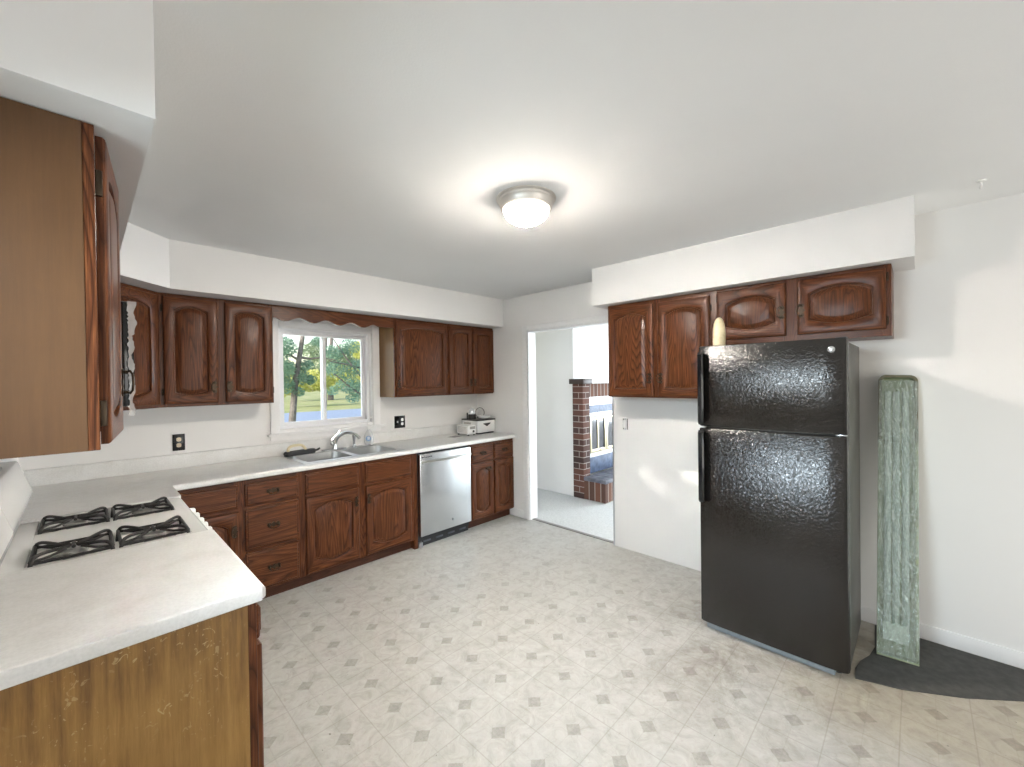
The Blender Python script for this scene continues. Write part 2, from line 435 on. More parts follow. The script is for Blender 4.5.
def sash(x0, x1, y0, y1, nm, glassname='pane'):
    mb = MB(); s = .026; z0, z1 = WZ0+t+.0015, WZ1-t-.0015
    for (a, b, c, d) in [(x0, x0+s, z0, z1), (x1-s, x1, z0, z1), (x0+s+.0004, x1-s-.0004, z0, z0+s), (x0+s+.0004, x1-s-.0004, z1-s, z1)]: mb.box(a, b, y0, y1, c, d)
    sh = shift(mb).build(nm, white_vinyl, win)
    g = MB().box(x0+s, x1-s, (y0+y1)/2-.002, (y0+y1)/2+.002, z0+s, z1-s)
    g.xform(Matrix.Translation(o_)).build(glassname, glass_m, sh)
    return sh
sash(WX0+t+.0015, 1.565, YB+.065, YB+.09, 'left_sash'); s2 = sash(1.535, WX1-t-.0015, YB+.095, YB+.12, 'right_sash')
mb = MB(); mb.box(1.538, 1.562, YB+.050, YB+.066, 1.42, 1.47, bev=.003); shift(mb).build('latch', white_vinyl, win)
# window_2 in the left wall beside the camera, unseen door added behind the camera for fill
def simple_frame(name, x0, x1, y0, y1, z0, z1, axis, t, mull=()):
    e = bpy.data.objects.new(name, None); COL.objects.link(e); e.location = ((x0+x1)/2, (y0+y1)/2, z0); struct(e)
    T = Matrix.Translation(-e.location)
    mb = MB()
    if axis == 'y':
        for (a, b, c, d) in [(y0, y0+t, z0, z1), (y1-t, y1, z0, z1), (y0+t, y1-t, z0, z0+t), (y0+t, y1-t, z1-t, z1)]: mb.box(x0, x1, a, b, c, d, bev=.003)
        g = MB().box((x0+x1)/2-.002, (x0+x1)/2+.002, y0+t, y1-t, z0+t, z1-t)
    else:
        for (a, b, c, d) in [(x0, x0+t, z0, z1), (x1-t, x1, z0, z1), (x0+t, x1-t, z0, z0+t), (x0+t, x1-t, z1-t, z1)]+[(q-t/2, q+t/2, z0+t, z1-t) for q in mull]: mb.box(a, b, y0, y1, c, d, bev=.003)
        g = MB().box(x0+t, x1-t, (y0+y1)/2-.002, (y0+y1)/2+.002, z0+t, z1-t)
    mb.xform(T).build('frame', white_vinyl, e); g.xform(T).build('pane', glass_m, e)
    return e
simple_frame('window_2', XL-.10, XL-.04, SWY0, SWY1, SWZ0, SWZ1, 'y', .03)
simple_frame('added_door', .45, 3.05, YN-.09, YN-.03, 0, 2.06, 'x', .06, (1.75,))

# family room beyond the doorway
slab('wall_chimney_side', 4.42, 4.56, 3.19, 4.7, 0, ZC, wall_paint)
slab('wall_family_far', XR+.12, 4.42, 4.6, 4.7, 0, ZC, wall_paint)
wall_open('wall_family_right', 'y', 8.0, 8.1, -1.7, 4.7, [(-.4, 2.0, .5, 2.2)], wall_paint)
slab('wall_fireplace', 4.56, 8.0, 3.19, 3.3, 0, ZC, wall_paint)
slab('wall_family_near', XR+.12, 8.0, -1.7, -1.6, 0, ZC, wall_paint)

# fireplace
fp = thing('fireplace', 'brick fireplace with raised hearth and brass doors in the next room', 'fireplace', (5.1, 3.19, 0))
T = Matrix.Translation((-5.1, -3.19, 0))
def fpart(mb, name, mat): return mb.xform(T).build(name, mat, fp)
for a in (4.395, 5.9): fpart(MB().box(a, a+.15, 3.03, 3.19, 0, 1.46, bev=.004), 'brick_pillar', brick)
fpart(MB().box(4.545, 5.9, 3.07, 3.19, 1.285, 1.46), 'brick_lintel', soldier)
for a in (4.32, 5.93): fpart(MB().box(a, a+.20, 2.97, 3.19, 1.46, 1.525, bev=.006), 'mantel_end', dark_wood)
fpart(MB().box(4.52, 5.93, 2.98, 3.19, 1.462, 1.515, bev=.006), 'mantel_shelf', trim_paint)
mb = MB().box(4.40, 6.05, 2.72, 3.03, 0, .245)
fpart(mb, 'hearth_base', soldier)
mb = MB()
for i in range(9):
    for j in range(2): mb.box(4.385+i*.186, 4.385+i*.186+.176, 2.705+j*.163, 2.705+j*.163+.155, .24, .285, bev=.004)
fpart(mb, 'hearth_tile', mottled('hearth_slate', (.06, .07, .10), (.16, .16, .19), 9, .6))
fpart(MB().box(4.545, 5.9, 3.10, 3.19, 1.17, 1.285), 'white_panel', trim_paint)
fpart(MB().box(4.545, 5.9, 3.085, 3.19, 1.075, 1.17), 'slate_band', slate)
fpart(MB().box(4.545, 5.9, 3.075, 3.19, 1.02, 1.075, bev=.003), 'white_band', trim_paint)
fpart(MB().box(4.545, 5.9, 3.12, 3.19, .50, 1.02), 'firebox_surround', black_matte)
fpart(MB().box(4.545, 5.9, 3.06, 3.19, .285, .49, bev=.005), 'slate_skirt', slate)
fpart(MB().box(4.60, 5.85, 3.07, 3.13, .49, .54, bev=.003), 'white_sill', trim_paint)
def brass_door(x0, x1):
    mb = MB(); z0, z1 = .545, 1.01; f = .035
    for a, b, c, d in [(x0, x0+f, z0, z1), (x1-f, x1, z0, z1), (x0+f, x1-f, z0, z0+f), (x0+f, x1-f, z1-f, z1)]: mb.box(a, b, 3.085, 3.11, c, d, bev=.003)
    xm = (x0+x1)/2; mb.box(xm-.012, xm+.012, 3.088, 3.108, z0+f, z1-f)
    d_ = fpart(mb, 'glass_door', plain('antique_brass', (.66, .58, .40), .3, .9))
    g = MB().box(x0+f, x1-f, 3.10, 3.104, z0+f, z1-f).xform(T); g.build('door_pane', plain('smoked_glass', (.10, .10, .11), .1), d_)
    h = MB().box(xm+.02, xm+.10, 3.065, 3.085, z0+.012, z0+.03, bev=.004).xform(T); h.build('door_handle', brass, d_)
for k in range(3): brass_door(4.64+.40*k, 5.03+.40*k)

# ------------------------------------------------------------------ cabinet building blocks (local frame: x width, front to -y, z up)
def pull(mb_unused, parent, x, y, z, vertical=False):
    """antique bail pull: shaped backplate + swinging bail"""
    mb = MB(); L = .042
    prof = []
    for i in range(25):
        a = i/24*2-1
        prof.append((a*L, .006+.009*abs(math.cos(a*PI*1.5))+(.004 if abs(a) < .15 else 0)))
    pts = prof+[(p[0], -p[1]) for p in reversed(prof)]
    mb.prism([(p[0], p[1]) for p in pts[:-1]], 'y', -.003, 0)
    for sx in (-1, 1): mb.lathe([(.0055, 0), (.0055, -.008), (.003, -.012)], (sx*.03, -.003, 0), 8, axis='y')
    mb.tube([(-.03, -.012, 0), (-.034, -.018, -.008), (-.024, -.024, -.018), (-.008, -.026, -.022), (.008, -.026, -.022), (.024, -.024, -.018), (.034, -.018, -.008), (.03, -.012, 0)], .0032, 6)
    M = Matrix.Translation((x, y, z)) @ (Matrix.Rotation(R(90), 4, 'Y') if vertical else Matrix.Identity(4))
    return mb.xform(M).build('handle', bronze, parent)
def rp_door(x0, x1, z0, z1, yf, parent, top=.035, bot=.0, st=.058, handle=None, name='door', M=None, hv=True, th=.019):
    """raised-panel door: outer slab, arched opening, groove, raised field; yf = y of the front face"""
    NBT, NS = 16, 4
    def loop(ins, y, rise=True):
        a0, a1, b0, b1 = x0+ins, x1-ins, z0+ins, z1-ins
        tr = top if rise else 0; br = bot if rise else 0
        zt, zb = b1-tr, b0+br
        p = []
        def archz(t): return math.sin(PI*min(1, max(0, t)))**.75 if t not in (0, 1) else 0
        for i in range(NBT): q = i/NBT; p.append((a0+(a1-a0)*q, y, zb-br*(1-(2*q-1)**2)))
        for i in range(NS): p.append((a1, y, zb+(zt-zb)*i/NS))
        for i in range(NBT): q = i/NBT; p.append((a1-(a1-a0)*q, y, zt+tr*(1-abs(2*q-1)**2.2)))
        for i in range(NS): p.append((a0, y, zt-(zt-zb)*i/NS))
        return p
    mb = MB()
    loops = [loop(.0, yf+th, False), loop(0, yf+.006, False), loop(.003, yf+.002, False), loop(.008, yf, False),
             loop(st-.008, yf, True), loop(st-.002, yf+.003, True), loop(st, yf+.013, True), loop(st+.006, yf+.0145, True), loop(st+.008, yf+.010, True),
             loop(st+.030, yf+.0015, True), loop(st+.034, yf+.0005, True)]
    def mf(a, i):
        if a >= 6: return 0
        return 1 if (i < NBT or NBT+NS <= i < 2*NBT+NS) else 0
    L = mb.grid(loops, True, 0, True, False, mf)
    mb.face(L[-1], 0)
    if M: mb.xform(M)
    d = mb.build(name, OAK, parent, ang=28)
    if handle:
        h = pull(None, d, handle[0], yf, handle[1], hv)
        if M: h.data.transform(M)
    return d
def slab_front(x0, x1, z0, z1, yf, parent, name='drawer', handle=True, th=.019):
    mb = MB(); e = .016
    def rc(i, y): return [(x0+i, y, z0+i), (x1-i, y, z0+i), (x1-i, y, z1-i), (x0+i, y, z1-i)]
    mb.grid([rc(0, yf+th), rc(0, yf+.010), rc(.004, yf+.006), rc(e-.003, yf+.004), rc(e, yf), ], True, 1, True, False)
    mb.poly(rc(e, yf), 1)
    d = mb.build(name, OAK, parent, ang=25)
    if handle: pull(None, d, (x0+x1)/2, yf, (z0+z1)/2+.006)
    return d
def face_frame(W, z0, z1, yf, parent, stiles, rails, th=.019):
    """stiles: list (x0,x1); rails: list of (z0,z1)"""
    mb = MB()
    for a, b in stiles: mb.box(a, b, yf, yf+th, z0, z1, 0, .0012, 1)
    for c, d in rails:
        xs = sorted(stiles)
        for (p, q), (r, s) in zip(xs, xs[1:]): mb.box(q, r, yf+.0004, yf+th, c, d, 1)
    return mb.build('face_frame', OAK, parent, ang=25)
def hinge(parent, x, z, yf):
    return MB().box(x-.006, x+.006, yf-.004, yf+.004, z-.024, z+.024, bev=.002).tube([(x, yf-.005, z-.02), (x, yf-.005, z+.02)], .004, 8).build('hinge', bronze, parent)
def carcass(W, D, z0, z1, parent, end_mat, name='carcass', t=.012):
    """box from back y=0 to y=-D+.019; index 0 ends, 1 dark inside/bottom"""
    mb = MB(); yf = -(D-.019)
    mb.box(0, W, yf, 0, z0, z1, 0)
    return mb.build(name, [end_mat], parent)

UZ0, UZ1, UD = 1.37, 2.127, .293
# --- upper cabinet left of the window
c = thing('wall_cabinet', 'two-door dark oak wall cabinet left of the sink window', 'cabinet', (.347, YB, 0), 0, 'upper cabinets on the window wall')
carcass(.676, UD, UZ0, UZ1, c, oak_end)
yf = -UD
face_frame(.676, UZ0, UZ1, yf, c, [(0, .045), (.30, .385), (.644, .676)], [(UZ0, UZ0+.04), (UZ1-.04, UZ1)])
rp_door(.022, .320, UZ0+.02, UZ1-.022, yf-.019, c, .035, .02, handle=(.296, UZ0+.13))
rp_door(.364, .668, UZ0+.02, UZ1-.022, yf-.019, c, .035, .02, handle=(.388, UZ0+.13))
for z in (UZ0+.1, UZ1-.1): hinge(c, .016, z, yf); hinge(c, .672, z, yf)
# --- uppers right of the window
c = thing('wall_cabinet', 'wide single-door dark oak wall cabinet right of the window', 'cabinet', (2.064, YB, 0), 0, 'upper cabinets on the window wall')
carcass(.624, UD, UZ0, UZ1, c, oak_end)
face_frame(.624, UZ0, UZ1, yf, c, [(0, .038), (.586, .624)], [(UZ0, UZ0+.04), (UZ1-.04, UZ1)])
rp_door(.012, .612, UZ0+.012, UZ1-.022, yf-.019, c, .035, .025, handle=(.036, UZ0+.13))
c = thing('wall_cabinet', 'narrow two-door dark oak wall cabinet in the corner above the boxes', 'cabinet', (2.690, YB, 0), 0, 'upper cabinets on the window wall')
carcass(.661, UD, UZ0, UZ1, c, oak_end)
face_frame(.661, UZ0, UZ1, yf, c, [(0, .036), (.312, .350), (.625, .661)], [(UZ0, UZ0+.04), (UZ1-.04, UZ1)])
rp_door(.012, .330, UZ0+.012, UZ1-.022, yf-.019, c, .02, .015, .06, handle=(.306, UZ0+.13))
rp_door(.344, .655, UZ0+.012, UZ1-.022, yf-.019, c, .02, .015, .06, handle=(.368, UZ0+.13))
# --- valance across the window
xs = [1.024+(2.063-1.024)*i/80 for i in range(81)]
def vz(x):
    if x < 1.06 or x > 1.90: return 2.03
    ph = (x-1.113)/.2145
    return 2.026-.017*math.cos(2*PI*ph)
pts = [(x, vz(x)) for x in xs]+[(2.063, UZ1), (1.024, UZ1)]
mb = MB().prism([(p[0]-1.54, p[1]-2.0) for p in pts], 'y', -.010, .010)
v = mb.build('scalloped_valance', [oak_h]); v.location = (1.54, YB-UD+.012, 2.0)
tag(v, 'scalloped dark oak valance board above the sink window', 'valance')

# --- diagonal corner wall cabinet
c = thing('wall_cabinet', 'diagonal one-door dark oak wall cabinet in the left corner', 'cabinet', (XL, YB, 0), 0, 'upper cabinets on the window wall')
bx_, by_ = .627, -UD+.0      # right end of the back run, local
lx_, ly_ = .305, -.632       # left run face, local
mb = MB().prism([(0, 0), (.627, 0), (.627, -UD+.019), (lx_-.0, ly_+.019), (lx_, ly_), (0, ly_)], 'z', UZ0, UZ1)
mb.build('carcass', oak_end, c)
dv = Vector((bx_-lx_, by_-ly_, 0)); DL = dv.length; ang = math.atan2(dv.y, dv.x)
M = Matrix.Translation((lx_, ly_, 0)) @ Matrix.Rotation(ang, 4, 'Z')
ff = face_frame(DL, UZ0, UZ1, -.001, c, [(0, .045), (DL-.045, DL)], [(UZ0, UZ0+.04), (UZ1-.04, UZ1)]); ff.data.transform(M)
rp_door(.025, DL-.025, UZ0+.02, UZ1-.022, -.020, c, .035, .035, .06, M=M)

# --- left run: near wall cabinet with its door ajar
LY0 = 1.37
c = thing('wall_cabinet', 'brown sided wall cabinet at left with its oak door hanging ajar', 'cabinet', (XL, LY0, 0), R(90))
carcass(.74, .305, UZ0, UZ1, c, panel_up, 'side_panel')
face_frame(.74, UZ0, UZ1, -.3055, c, [(0, .04), (.36, .40), (.70, .74)], [(UZ0, UZ0+.04), (UZ1-.04, UZ1)], .022)
HX, TH = .014, R(6.2)
M = Matrix.Translation((HX, -.306, 0)) @ Matrix.Rotation(-TH, 4, 'Z')
d = rp_door(0, .345, UZ0+.012, UZ1-.018, -.0195, c, .035, .025, .056, handle=(.322, UZ0+.16), M=M)
for z in (UZ0+.085, UZ1-.13):
    MB().box(.004, .020, -.318, -.305, z-.03, z+.03, bev=.002).build('hinge', bronze, c)
rp_door(.392, .728, UZ0+.012, UZ1-.018, -.326, c, .035, .025, .056, handle=(.415, UZ0+.16))
# --- microwave over the range, still in its film
mw = thing('microwave_hood', 'glossy black over-range unit edged with torn clear film, behind the open door', 'microwave', (XL, 2.12, 1.41), R(90))
mb = MB().box(0, .76, -.372, 0, 0, .43, bev=.004); mb.build('housing', black_gloss, mw)
mb = MB().box(.003, .62, -.402, -.373, .03, .425, bev=.006); dd = mb.build('oven_door', black_gloss, mw)
mb = MB().tube([(.58, -.402, .09), (.58, -.44, .10), (.58, -.445, .2), (.58, -.44, .34), (.58, -.402, .35)], .008, 10); mb.build('handle', black_gloss, dd)
MB().box(.625, .757, -.402, -.373, .03, .425, bev=.004).build('control_panel', black_gloss, mw)
film_m, fn, fl, fb = newmat('clear_film'); N = NB(film_m)
fb.inputs['Base Color'].default_value = (.9, .9, .9, 1); setp(fb, Roughness=.12, Alpha=.30); fl.new(N.bump(N.noise(N.coord(), 35, 3), .8, .01), fb.inputs['Normal'])
random.seed(11)
mb = MB(); n = 60; fr, bk = [], []
for i in range(n+1):
    z = -.005+.43*i/n; j = random.uniform(0, .004)+.004*math.sin(i*.55)+(.007 if i > 42 else 0)
    fr.append((-.004+random.uniform(-.003, .001), -.410-j, z)); bk.append((-.004, -.398+random.uniform(-.003, .003), z))
mb.grid([fr, bk], False); mb.grid([[(p[0]-.001, p[1], p[2]) for p in fr], [(p[0]-.001, p[1], p[2]) for p in bk]], False)
mb.build('plastic_film', film_m, mw, fix=False)
c = thing('wall_cabinet', 'short oak wall cabinet above the black over-range unit', 'cabinet', (XL, 2.12, 0), R(90))
carcass(.76, .305, 1.845, UZ1, c, oak_end)
face_frame(.76, 1.845, UZ1, -.305, c, [(0, .04), (.36, .40), (.72, .76)], [(1.845, 1.885), (UZ1-.04, UZ1)])
rp_door(.015, .372, 1.86, UZ1-.02, -.324, c, .02, .02, .05); rp_door(.388, .745, 1.86, UZ1-.02, -.324, c, .02, .02, .05)
c = thing('wall_cabinet', 'narrow filler oak wall cabinet between over-range unit and corner', 'cabinet', (XL, 2.88, 0), R(90))
carcass(.343, .305, UZ0, UZ1, c, oak_end)
face_frame(.343, UZ0, UZ1, -.305, c, [(0, .04), (.303, .343)], [(UZ0, UZ0+.04), (UZ1-.04, UZ1)])
rp_door(.015, .328, UZ0+.012, UZ1-.02, -.324, c, .035, .025, .055)

# --- right wall uppers
c = thing('wall_cabinet', 'tall two-door oak wall cabinet between doorway and refrigerator', 'cabinet', (XR, 1.853, 0), R(-90), 'upper cabinets on the refrigerator wall')
UR = .288; yr = -UR
carcass(.823, UR, UZ0, UZ1, c, oak_v)
face_frame(.823, UZ0, UZ1, yr, c, [(0, .03), (.37, .46), (.793, .823)], [(UZ0, UZ0+.03), (UZ1-.05, UZ1)])
rp_door(.010, .396, UZ0+.012, UZ1-.034, yr-.019, c, .038, .0, handle=(.372, UZ0+.15))
rp_door(.436, .814, UZ0+.012, UZ1-.034, yr-.019, c, .038, .012, handle=(.460, UZ0+.15))
for z in (UZ0+.1, UZ1-.12): hinge(c, .819, z, yr)
c = thing('wall_cabinet', 'short two-door oak wall cabinet above the black refrigerator', 'cabinet', (XR, 1.030, 0), R(-90), 'upper cabinets on the refrigerator wall')
carcass(.932, UR, 1.735, UZ1, c, oak_v)
face_frame(.932, 1.735, UZ1, yr, c, [(0, .055), (.43, .52), (.893, .932)], [(1.735, 1.79), (UZ1-.04, UZ1)])
rp_door(.040, .445, 1.775, UZ1-.020, yr-.019, c, .038, .030, handle=(.424, 1.92))
rp_door(.505, .910, 1.775, UZ1-.020, yr-.019, c, .038, .030, handle=(.527, 1.92))
for z in (1.82, 2.06): hinge(c, .036, z, yr); hinge(c, .914, z, yr)

# ------------------------------------------------------------------ base cabinets
BZ, BD = .872, .598           # box height, depth to face
yf = -BD
def kick(W, parent, x0=0): MB().box(x0, W, -BD+.055, -BD+.075, .0, .085).build('toe_kick', kick_wood, parent)
def base_box(W, parent, end=oak_v, D=BD, z0=.085): return MB().box(0, W, -D+.019, 0, z0, BZ-.25 if False else BZ).build('carcass', end, parent)
# corner base (blind) x .36 .. .725
c = thing('base_cabinet', 'dark oak corner base cabinet behind the range end', 'cabinet', (.36, YB, 0), 0, 'base cabinets on the window wall')
base_box(.365, c); kick(.365, c)
face_frame(.365, .085, BZ, yf, c, [(0, .03), (.325, .365)], [(.085, .11), (.66, .70), (.84, BZ)])
slab_front(.02, .345, .690, .842, yf-.019, c, handle=False)
rp_door(.02, .345, .098, .665, yf-.019, c, .04, .03, handle=(.322, .54))
# drawer stack
c = thing('base_cabinet', 'dark oak base cabinet with a stack of three drawers', 'cabinet', (.725, YB, 0), 0, 'base cabinets on the window wall')
base_box(.375, c); kick(.375, c)
face_frame(.375, .085, BZ, yf, c, [(0, .035), (.345, .375)], [(.085, .11), (.36, .40), (.66, .70), (.84, BZ)])
for z0, z1 in ((.690, .842), (.388, .668), (.098, .366)): slab_front(.020, .358, z0, z1, yf-.019, c)
# sink base
c = thing('base_cabinet', 'dark oak sink base cabinet with two doors and false fronts', 'cabinet', (1.10, YB, 0), 0, 'base cabinets on the window wall')
MB().box(0, .96, -BD+.019, 0, .085, .68).build('carcass', oak_v, c); kick(.96, c)
face_frame(.96, .085, BZ, yf, c, [(0, .045), (.425, .52), (.92, .96)], [(.085, .11), (.66, .70), (.84, BZ)])
slab_front(.034, .442, .690, .842, yf-.019, c, 'false_front', False); slab_front(.503, .928, .690, .842, yf-.019, c, 'false_front', False)
rp_door(.034, .442, .098, .665, yf-.019, c, .045, .045, handle=(.420, .56)); rp_door(.503, .928, .098, .665, yf-.019, c, .045, .045, handle=(.526, .56))
# end stile beside the dishwasher
f = MB().box(-.018, .018, -BD, 0, .0, BZ-.001, bev=.001).build('filler_panel', oak_v); f.location = (2.080, YB, 0)
tag(f, 'dark oak filler panel left of the dishwasher', 'panel')
# corner base right
c = thing('base_cabinet', 'dark oak two-door base cabinet right of the dishwasher', 'cabinet', (2.722, YB, 0), 0, 'base cabinets on the window wall')
base_box(.628, c); kick(.628, c)
face_frame(.628, .085, BZ, yf, c, [(0, .03), (.30, .345), (.60, .628)], [(.085, .11), (.66, .70), (.84, BZ)])
slab_front(.012, .314, .690, .842, yf-.019, c, handle=True); slab_front(.332, .620, .690, .842, yf-.019, c, handle=True)
rp_door(.012, .314, .098, .665, yf-.019, c, .04, .04, handle=(.235, .60), hv=False); rp_door(.332, .620, .098, .665, yf-.019, c, .04, .04)
# near left base with worn gold end panel
c = thing('base_cabinet', 'base cabinet at lower left with scratched golden end panel', 'cabinet', (XL, 1.425, 0), R(90))
LD = .621
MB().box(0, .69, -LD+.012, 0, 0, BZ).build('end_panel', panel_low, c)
face_frame(.69, .085, BZ, -LD-.010, c, [(0, .04), (.65, .69)], [(.085, .11), (.69, .74), (.84, BZ)], .022)
slab_front(.018, .672, .745, .845, -LD-.030, c, handle=True); rp_door(.018, .34, .10, .725, -LD-.030, c, .04, .04, handle=(.318, .60)); rp_door(.35, .672, .10, .725, -LD-.030, c, .04, .04, handle=(.374, .60))

# ------------------------------------------------------------------ countertops
CT, CB = .914, .874
SX0, SX1, SY0, SY1 = 1.145, 1.965, 3.285, 3.79      # sink cut-out
FY = 3.222
def nose(yf, z0, z1, back, r=.014):
    """front strip section in (y,z): rounded upper and lower front corners"""
    p = [(back, z0), (yf+r*.7, z0)]+[(yf+r*.7+r*.7*math.cos(R(a)), z0+r*.7+r*.7*math.sin(R(a))) for a in range(255, 180, -15)]
    p += [(yf+r+r*math.cos(R(a)), z1-r+r*math.sin(R(a))) for a in range(180, 89, -15)]+[(back, z1)]
    return p
mb = MB()
mb.prism(nose(FY, CB, CT, SY0), 'x', .36, XR-.001)
mb.box(.30, SX0, SY0, YB-.001, CB, CT); mb.box(SX1, XR-.001, SY0, YB-.001, CB, CT); mb.box(SX0, SX1, SY1, YB-.001, CB, CT)
mb.box(XL+.001, .30, 2.885, YB-.001, CB, CT)
mb.prism([(.30, 2.885), (.352, 2.885), (.362, 2.895), (.362, FY), (.362, SY0), (.30, SY0)], 'z', CB, CT)
ct = mb.build('countertop', laminate, ang=30)
tag(ct, 'long white laminate countertop along the window wall with the sink set in', 'countertop')
mb = MB()
bsp = [(YB-.001, CT+.0005), (YB-.024, CT+.0005), (YB-.022, CT+.098), (YB-.017, CT+.104), (YB-.001, CT+.104)]
mb.prism(bsp, 'x', XL+.001, XR-.001); mb.box(XL+.001, XL+.022, 2.885, YB-.024, CT+.0005, CT+.104, bev=.004)
tag(mb.build('backsplash', laminate), 'long low white laminate backsplash strip along the window wall counter', 'backsplash')
mb = MB()
sec = nose(-.374, CB, CT, .279)      # as (−x, z)
mb.prism([(-p[0], p[1]) for p in sec], 'y', 1.414, 2.118)
# rounded near end
e = [(1.40+.004+.004*math.cos(R(a)), CT-.004+.004*math.sin(R(a))) for a in range(180, 89, -30)]
mb.prism([(1.414, CB), (1.402, CB), (1.40, CB+.002)]+e+[(1.414, CT)], 'x', -.279, .361)
nc = mb.build('countertop', laminate, ang=40)
tag(nc, 'short white laminate countertop in the left foreground beside the range', 'countertop')
tag(MB().box(-.279, -.258, 1.414, 2.118, CT+.0005, CT+.104, bev=.004).build('backsplash', laminate), 'short white laminate backsplash strip behind the left foreground counter', 'backsplash')

# ------------------------------------------------------------------ sink, faucet and things on the deck
sk = thing('sink', 'stainless double-bowl sink set in the counter below the window', 'sink', (1.555, 3.53, CT))
mb = MB()
def rrect(x0, x1, y0, y1, r, z, n=5):
    p = []
    for cx, cy, a0 in ((x1-r, y1-r, 0), (x0+r, y1-r, 90), (x0+r, y0+r, 180), (x1-r, y0+r, 270)):
        for i in range(n+1): a = R(a0+90*i/n); p.append((cx+r*math.cos(a), cy+r*math.sin(a), z))
    return p
def bowl(x0, x1, y0, y1):
    mb.grid([rrect(x0-.004, x1+.004, y0-.004, y1+.004, .05, .005), rrect(x0, x1, y0, y1, .05, .002), rrect(x0+.008, x1-.008, y0+.008, y1-.008, .05, -.14), rrect(x0+.03, x1-.03, y0+.03, y1-.03, .04, -.165)], True, 0, False, True)
B1, B2 = (-.385, -.02, -.225, .15), (.02, .385, -.225, .15)
bowl(*B1); bowl(*B2)
O = rrect(-.425, .425, -.265, .275, .03, .005)
# deck rim built from strips round both bowls
def strip(x0, x1, y0, y1): mb.box(x0, x1, y0, y1, .0005, .005)
strip(-.425, -.380, -.265, .275); strip(.380, .425, -.265, .275); strip(-.38, .38, -.265, -.220); strip(-.38, .38, .145, .275); strip(-.025, .025, -.220, .145)
for b in (B1, B2):  # corner webs
    for sx, ex in ((b[0], 1), (b[1], -1)):
        for sy, ey in ((b[2], 1), (b[3], -1)):
            r = .05; cx, cy = sx+ex*r, sy+ey*r
            q = [(sx-ex*.004, sy-ey*.004, .0048)]+[(cx-ex*(r+.003)*math.cos(R(a)), cy-ey*(r+.003)*math.sin(R(a)), .0048) for a in range(0, 91, 15)]
            mb.poly(q)
mb.build('basin', sink_steel, sk, fix=False)
for b in (B1, B2): MB().lathe([(.045, -.1645), (.045, -.1615), (.02, -.163)], ((b[0]+b[1])/2, (b[2]+b[3])/2, 0), 24).build('drain', chrome, sk)
fc = thing('faucet', 'chrome arched kitchen faucet with lever at the back of the sink', 'faucet', (1.55, 3.735, CT+.005))
MB().prism([(p[0], p[1]) for p in rrect(-.11, .11, -.028, .028, .027, 0)], 'z', 0, .012).lathe([(.028, .012), (.026, .03), (.022, .05)], (0, 0, 0), 20).build('base_plate', chrome, fc)
path = bez((0, 0, .03), (.02, -.03, .17), (.10, -.13, .19), (.155, -.18, .10), 16)
MB().tube(path, [.0135]*12+[.013, .0125, .012, .012, .0125], 14).build('spout', chrome, fc)
MB().tube(bez((-.012, .004, .05), (-.035, .005, .10), (.02, .01, .12), (.055, .012, .160), 8), [.016, .016, .014, .012, .010, .009, .008, .0075, .007], 10).build('lever_handle', chrome, fc)
sp = thing('side_sprayer', 'chrome sink sprayer standing right of the faucet', 'sprayer', (1.735, 3.735, CT+.005))
MB().lathe([(.022, 0), (.022, .01), (.014, .018), (.013, .03)], seg=18).build('collar', chrome, sp)
MB().lathe([(.011, .03), (.012, .06), (.014, .085), (.017, .10), (.014, .115), (.005, .12)], seg=18).build('spray_head', plain('grey_chrome', (.4, .4, .41), .2, 1), sp)
MB().lathe([(.016, 0), (.018, .006), (.010, .012)], (1.885, 3.735, CT+.005), 16).build('sink_hole_cap', chrome)
tag(bpy.data.objects['sink_hole_cap'], 'small chrome cap over a spare hole in sink deck', 'cap')
# soap bottle
clearp = plain('clear_plastic', (.85, .87, .90), .12, 0, Alpha=.55)
sb = thing('soap_bottle', 'clear bottle with round blue label and hooked white top by the sink', 'bottle', (1.90, 3.775, CT+.005), R(-35))
prof = [(.030, 0), (.036, .006), (.038, .03), (.039, .07), (.034, .10), (.022, .125), (.013, .138), (.012, .15)]
MB().lathe(prof, seg=24, sx=1.1, sy=.62).build('bottle_body', clearp, sb)
MB().lathe([(.0145, .148), (.0145, .168), (.009, .172)], seg=16).build('cap', white_plastic, sb)
MB().tube(bez((0, 0, .17), (-.012, 0, .21), (-.004, 0, .25), (.022, 0, .262), 10)+[(.034, 0, .252)], [.008]*4+[.007]*4+[.006]*4, 8).build('hooked_spout', white_plastic, sb)
lab = MB().lathe([(.026, 0), (.026, -.0012)], (0, -.0242, .062), 24, axis='y'); lab.build('label', plain('blue_label', (.16, .30, .50), .4), sb)
MB().lathe([(.013, 0), (.013, -.001)], (.002, -.0256, .068), 20, axis='y').box(-.012, .012, -.0266, -.0256, .048, .053).build('label_mark', plain('pale_label', (.72, .80, .88), .4), sb)
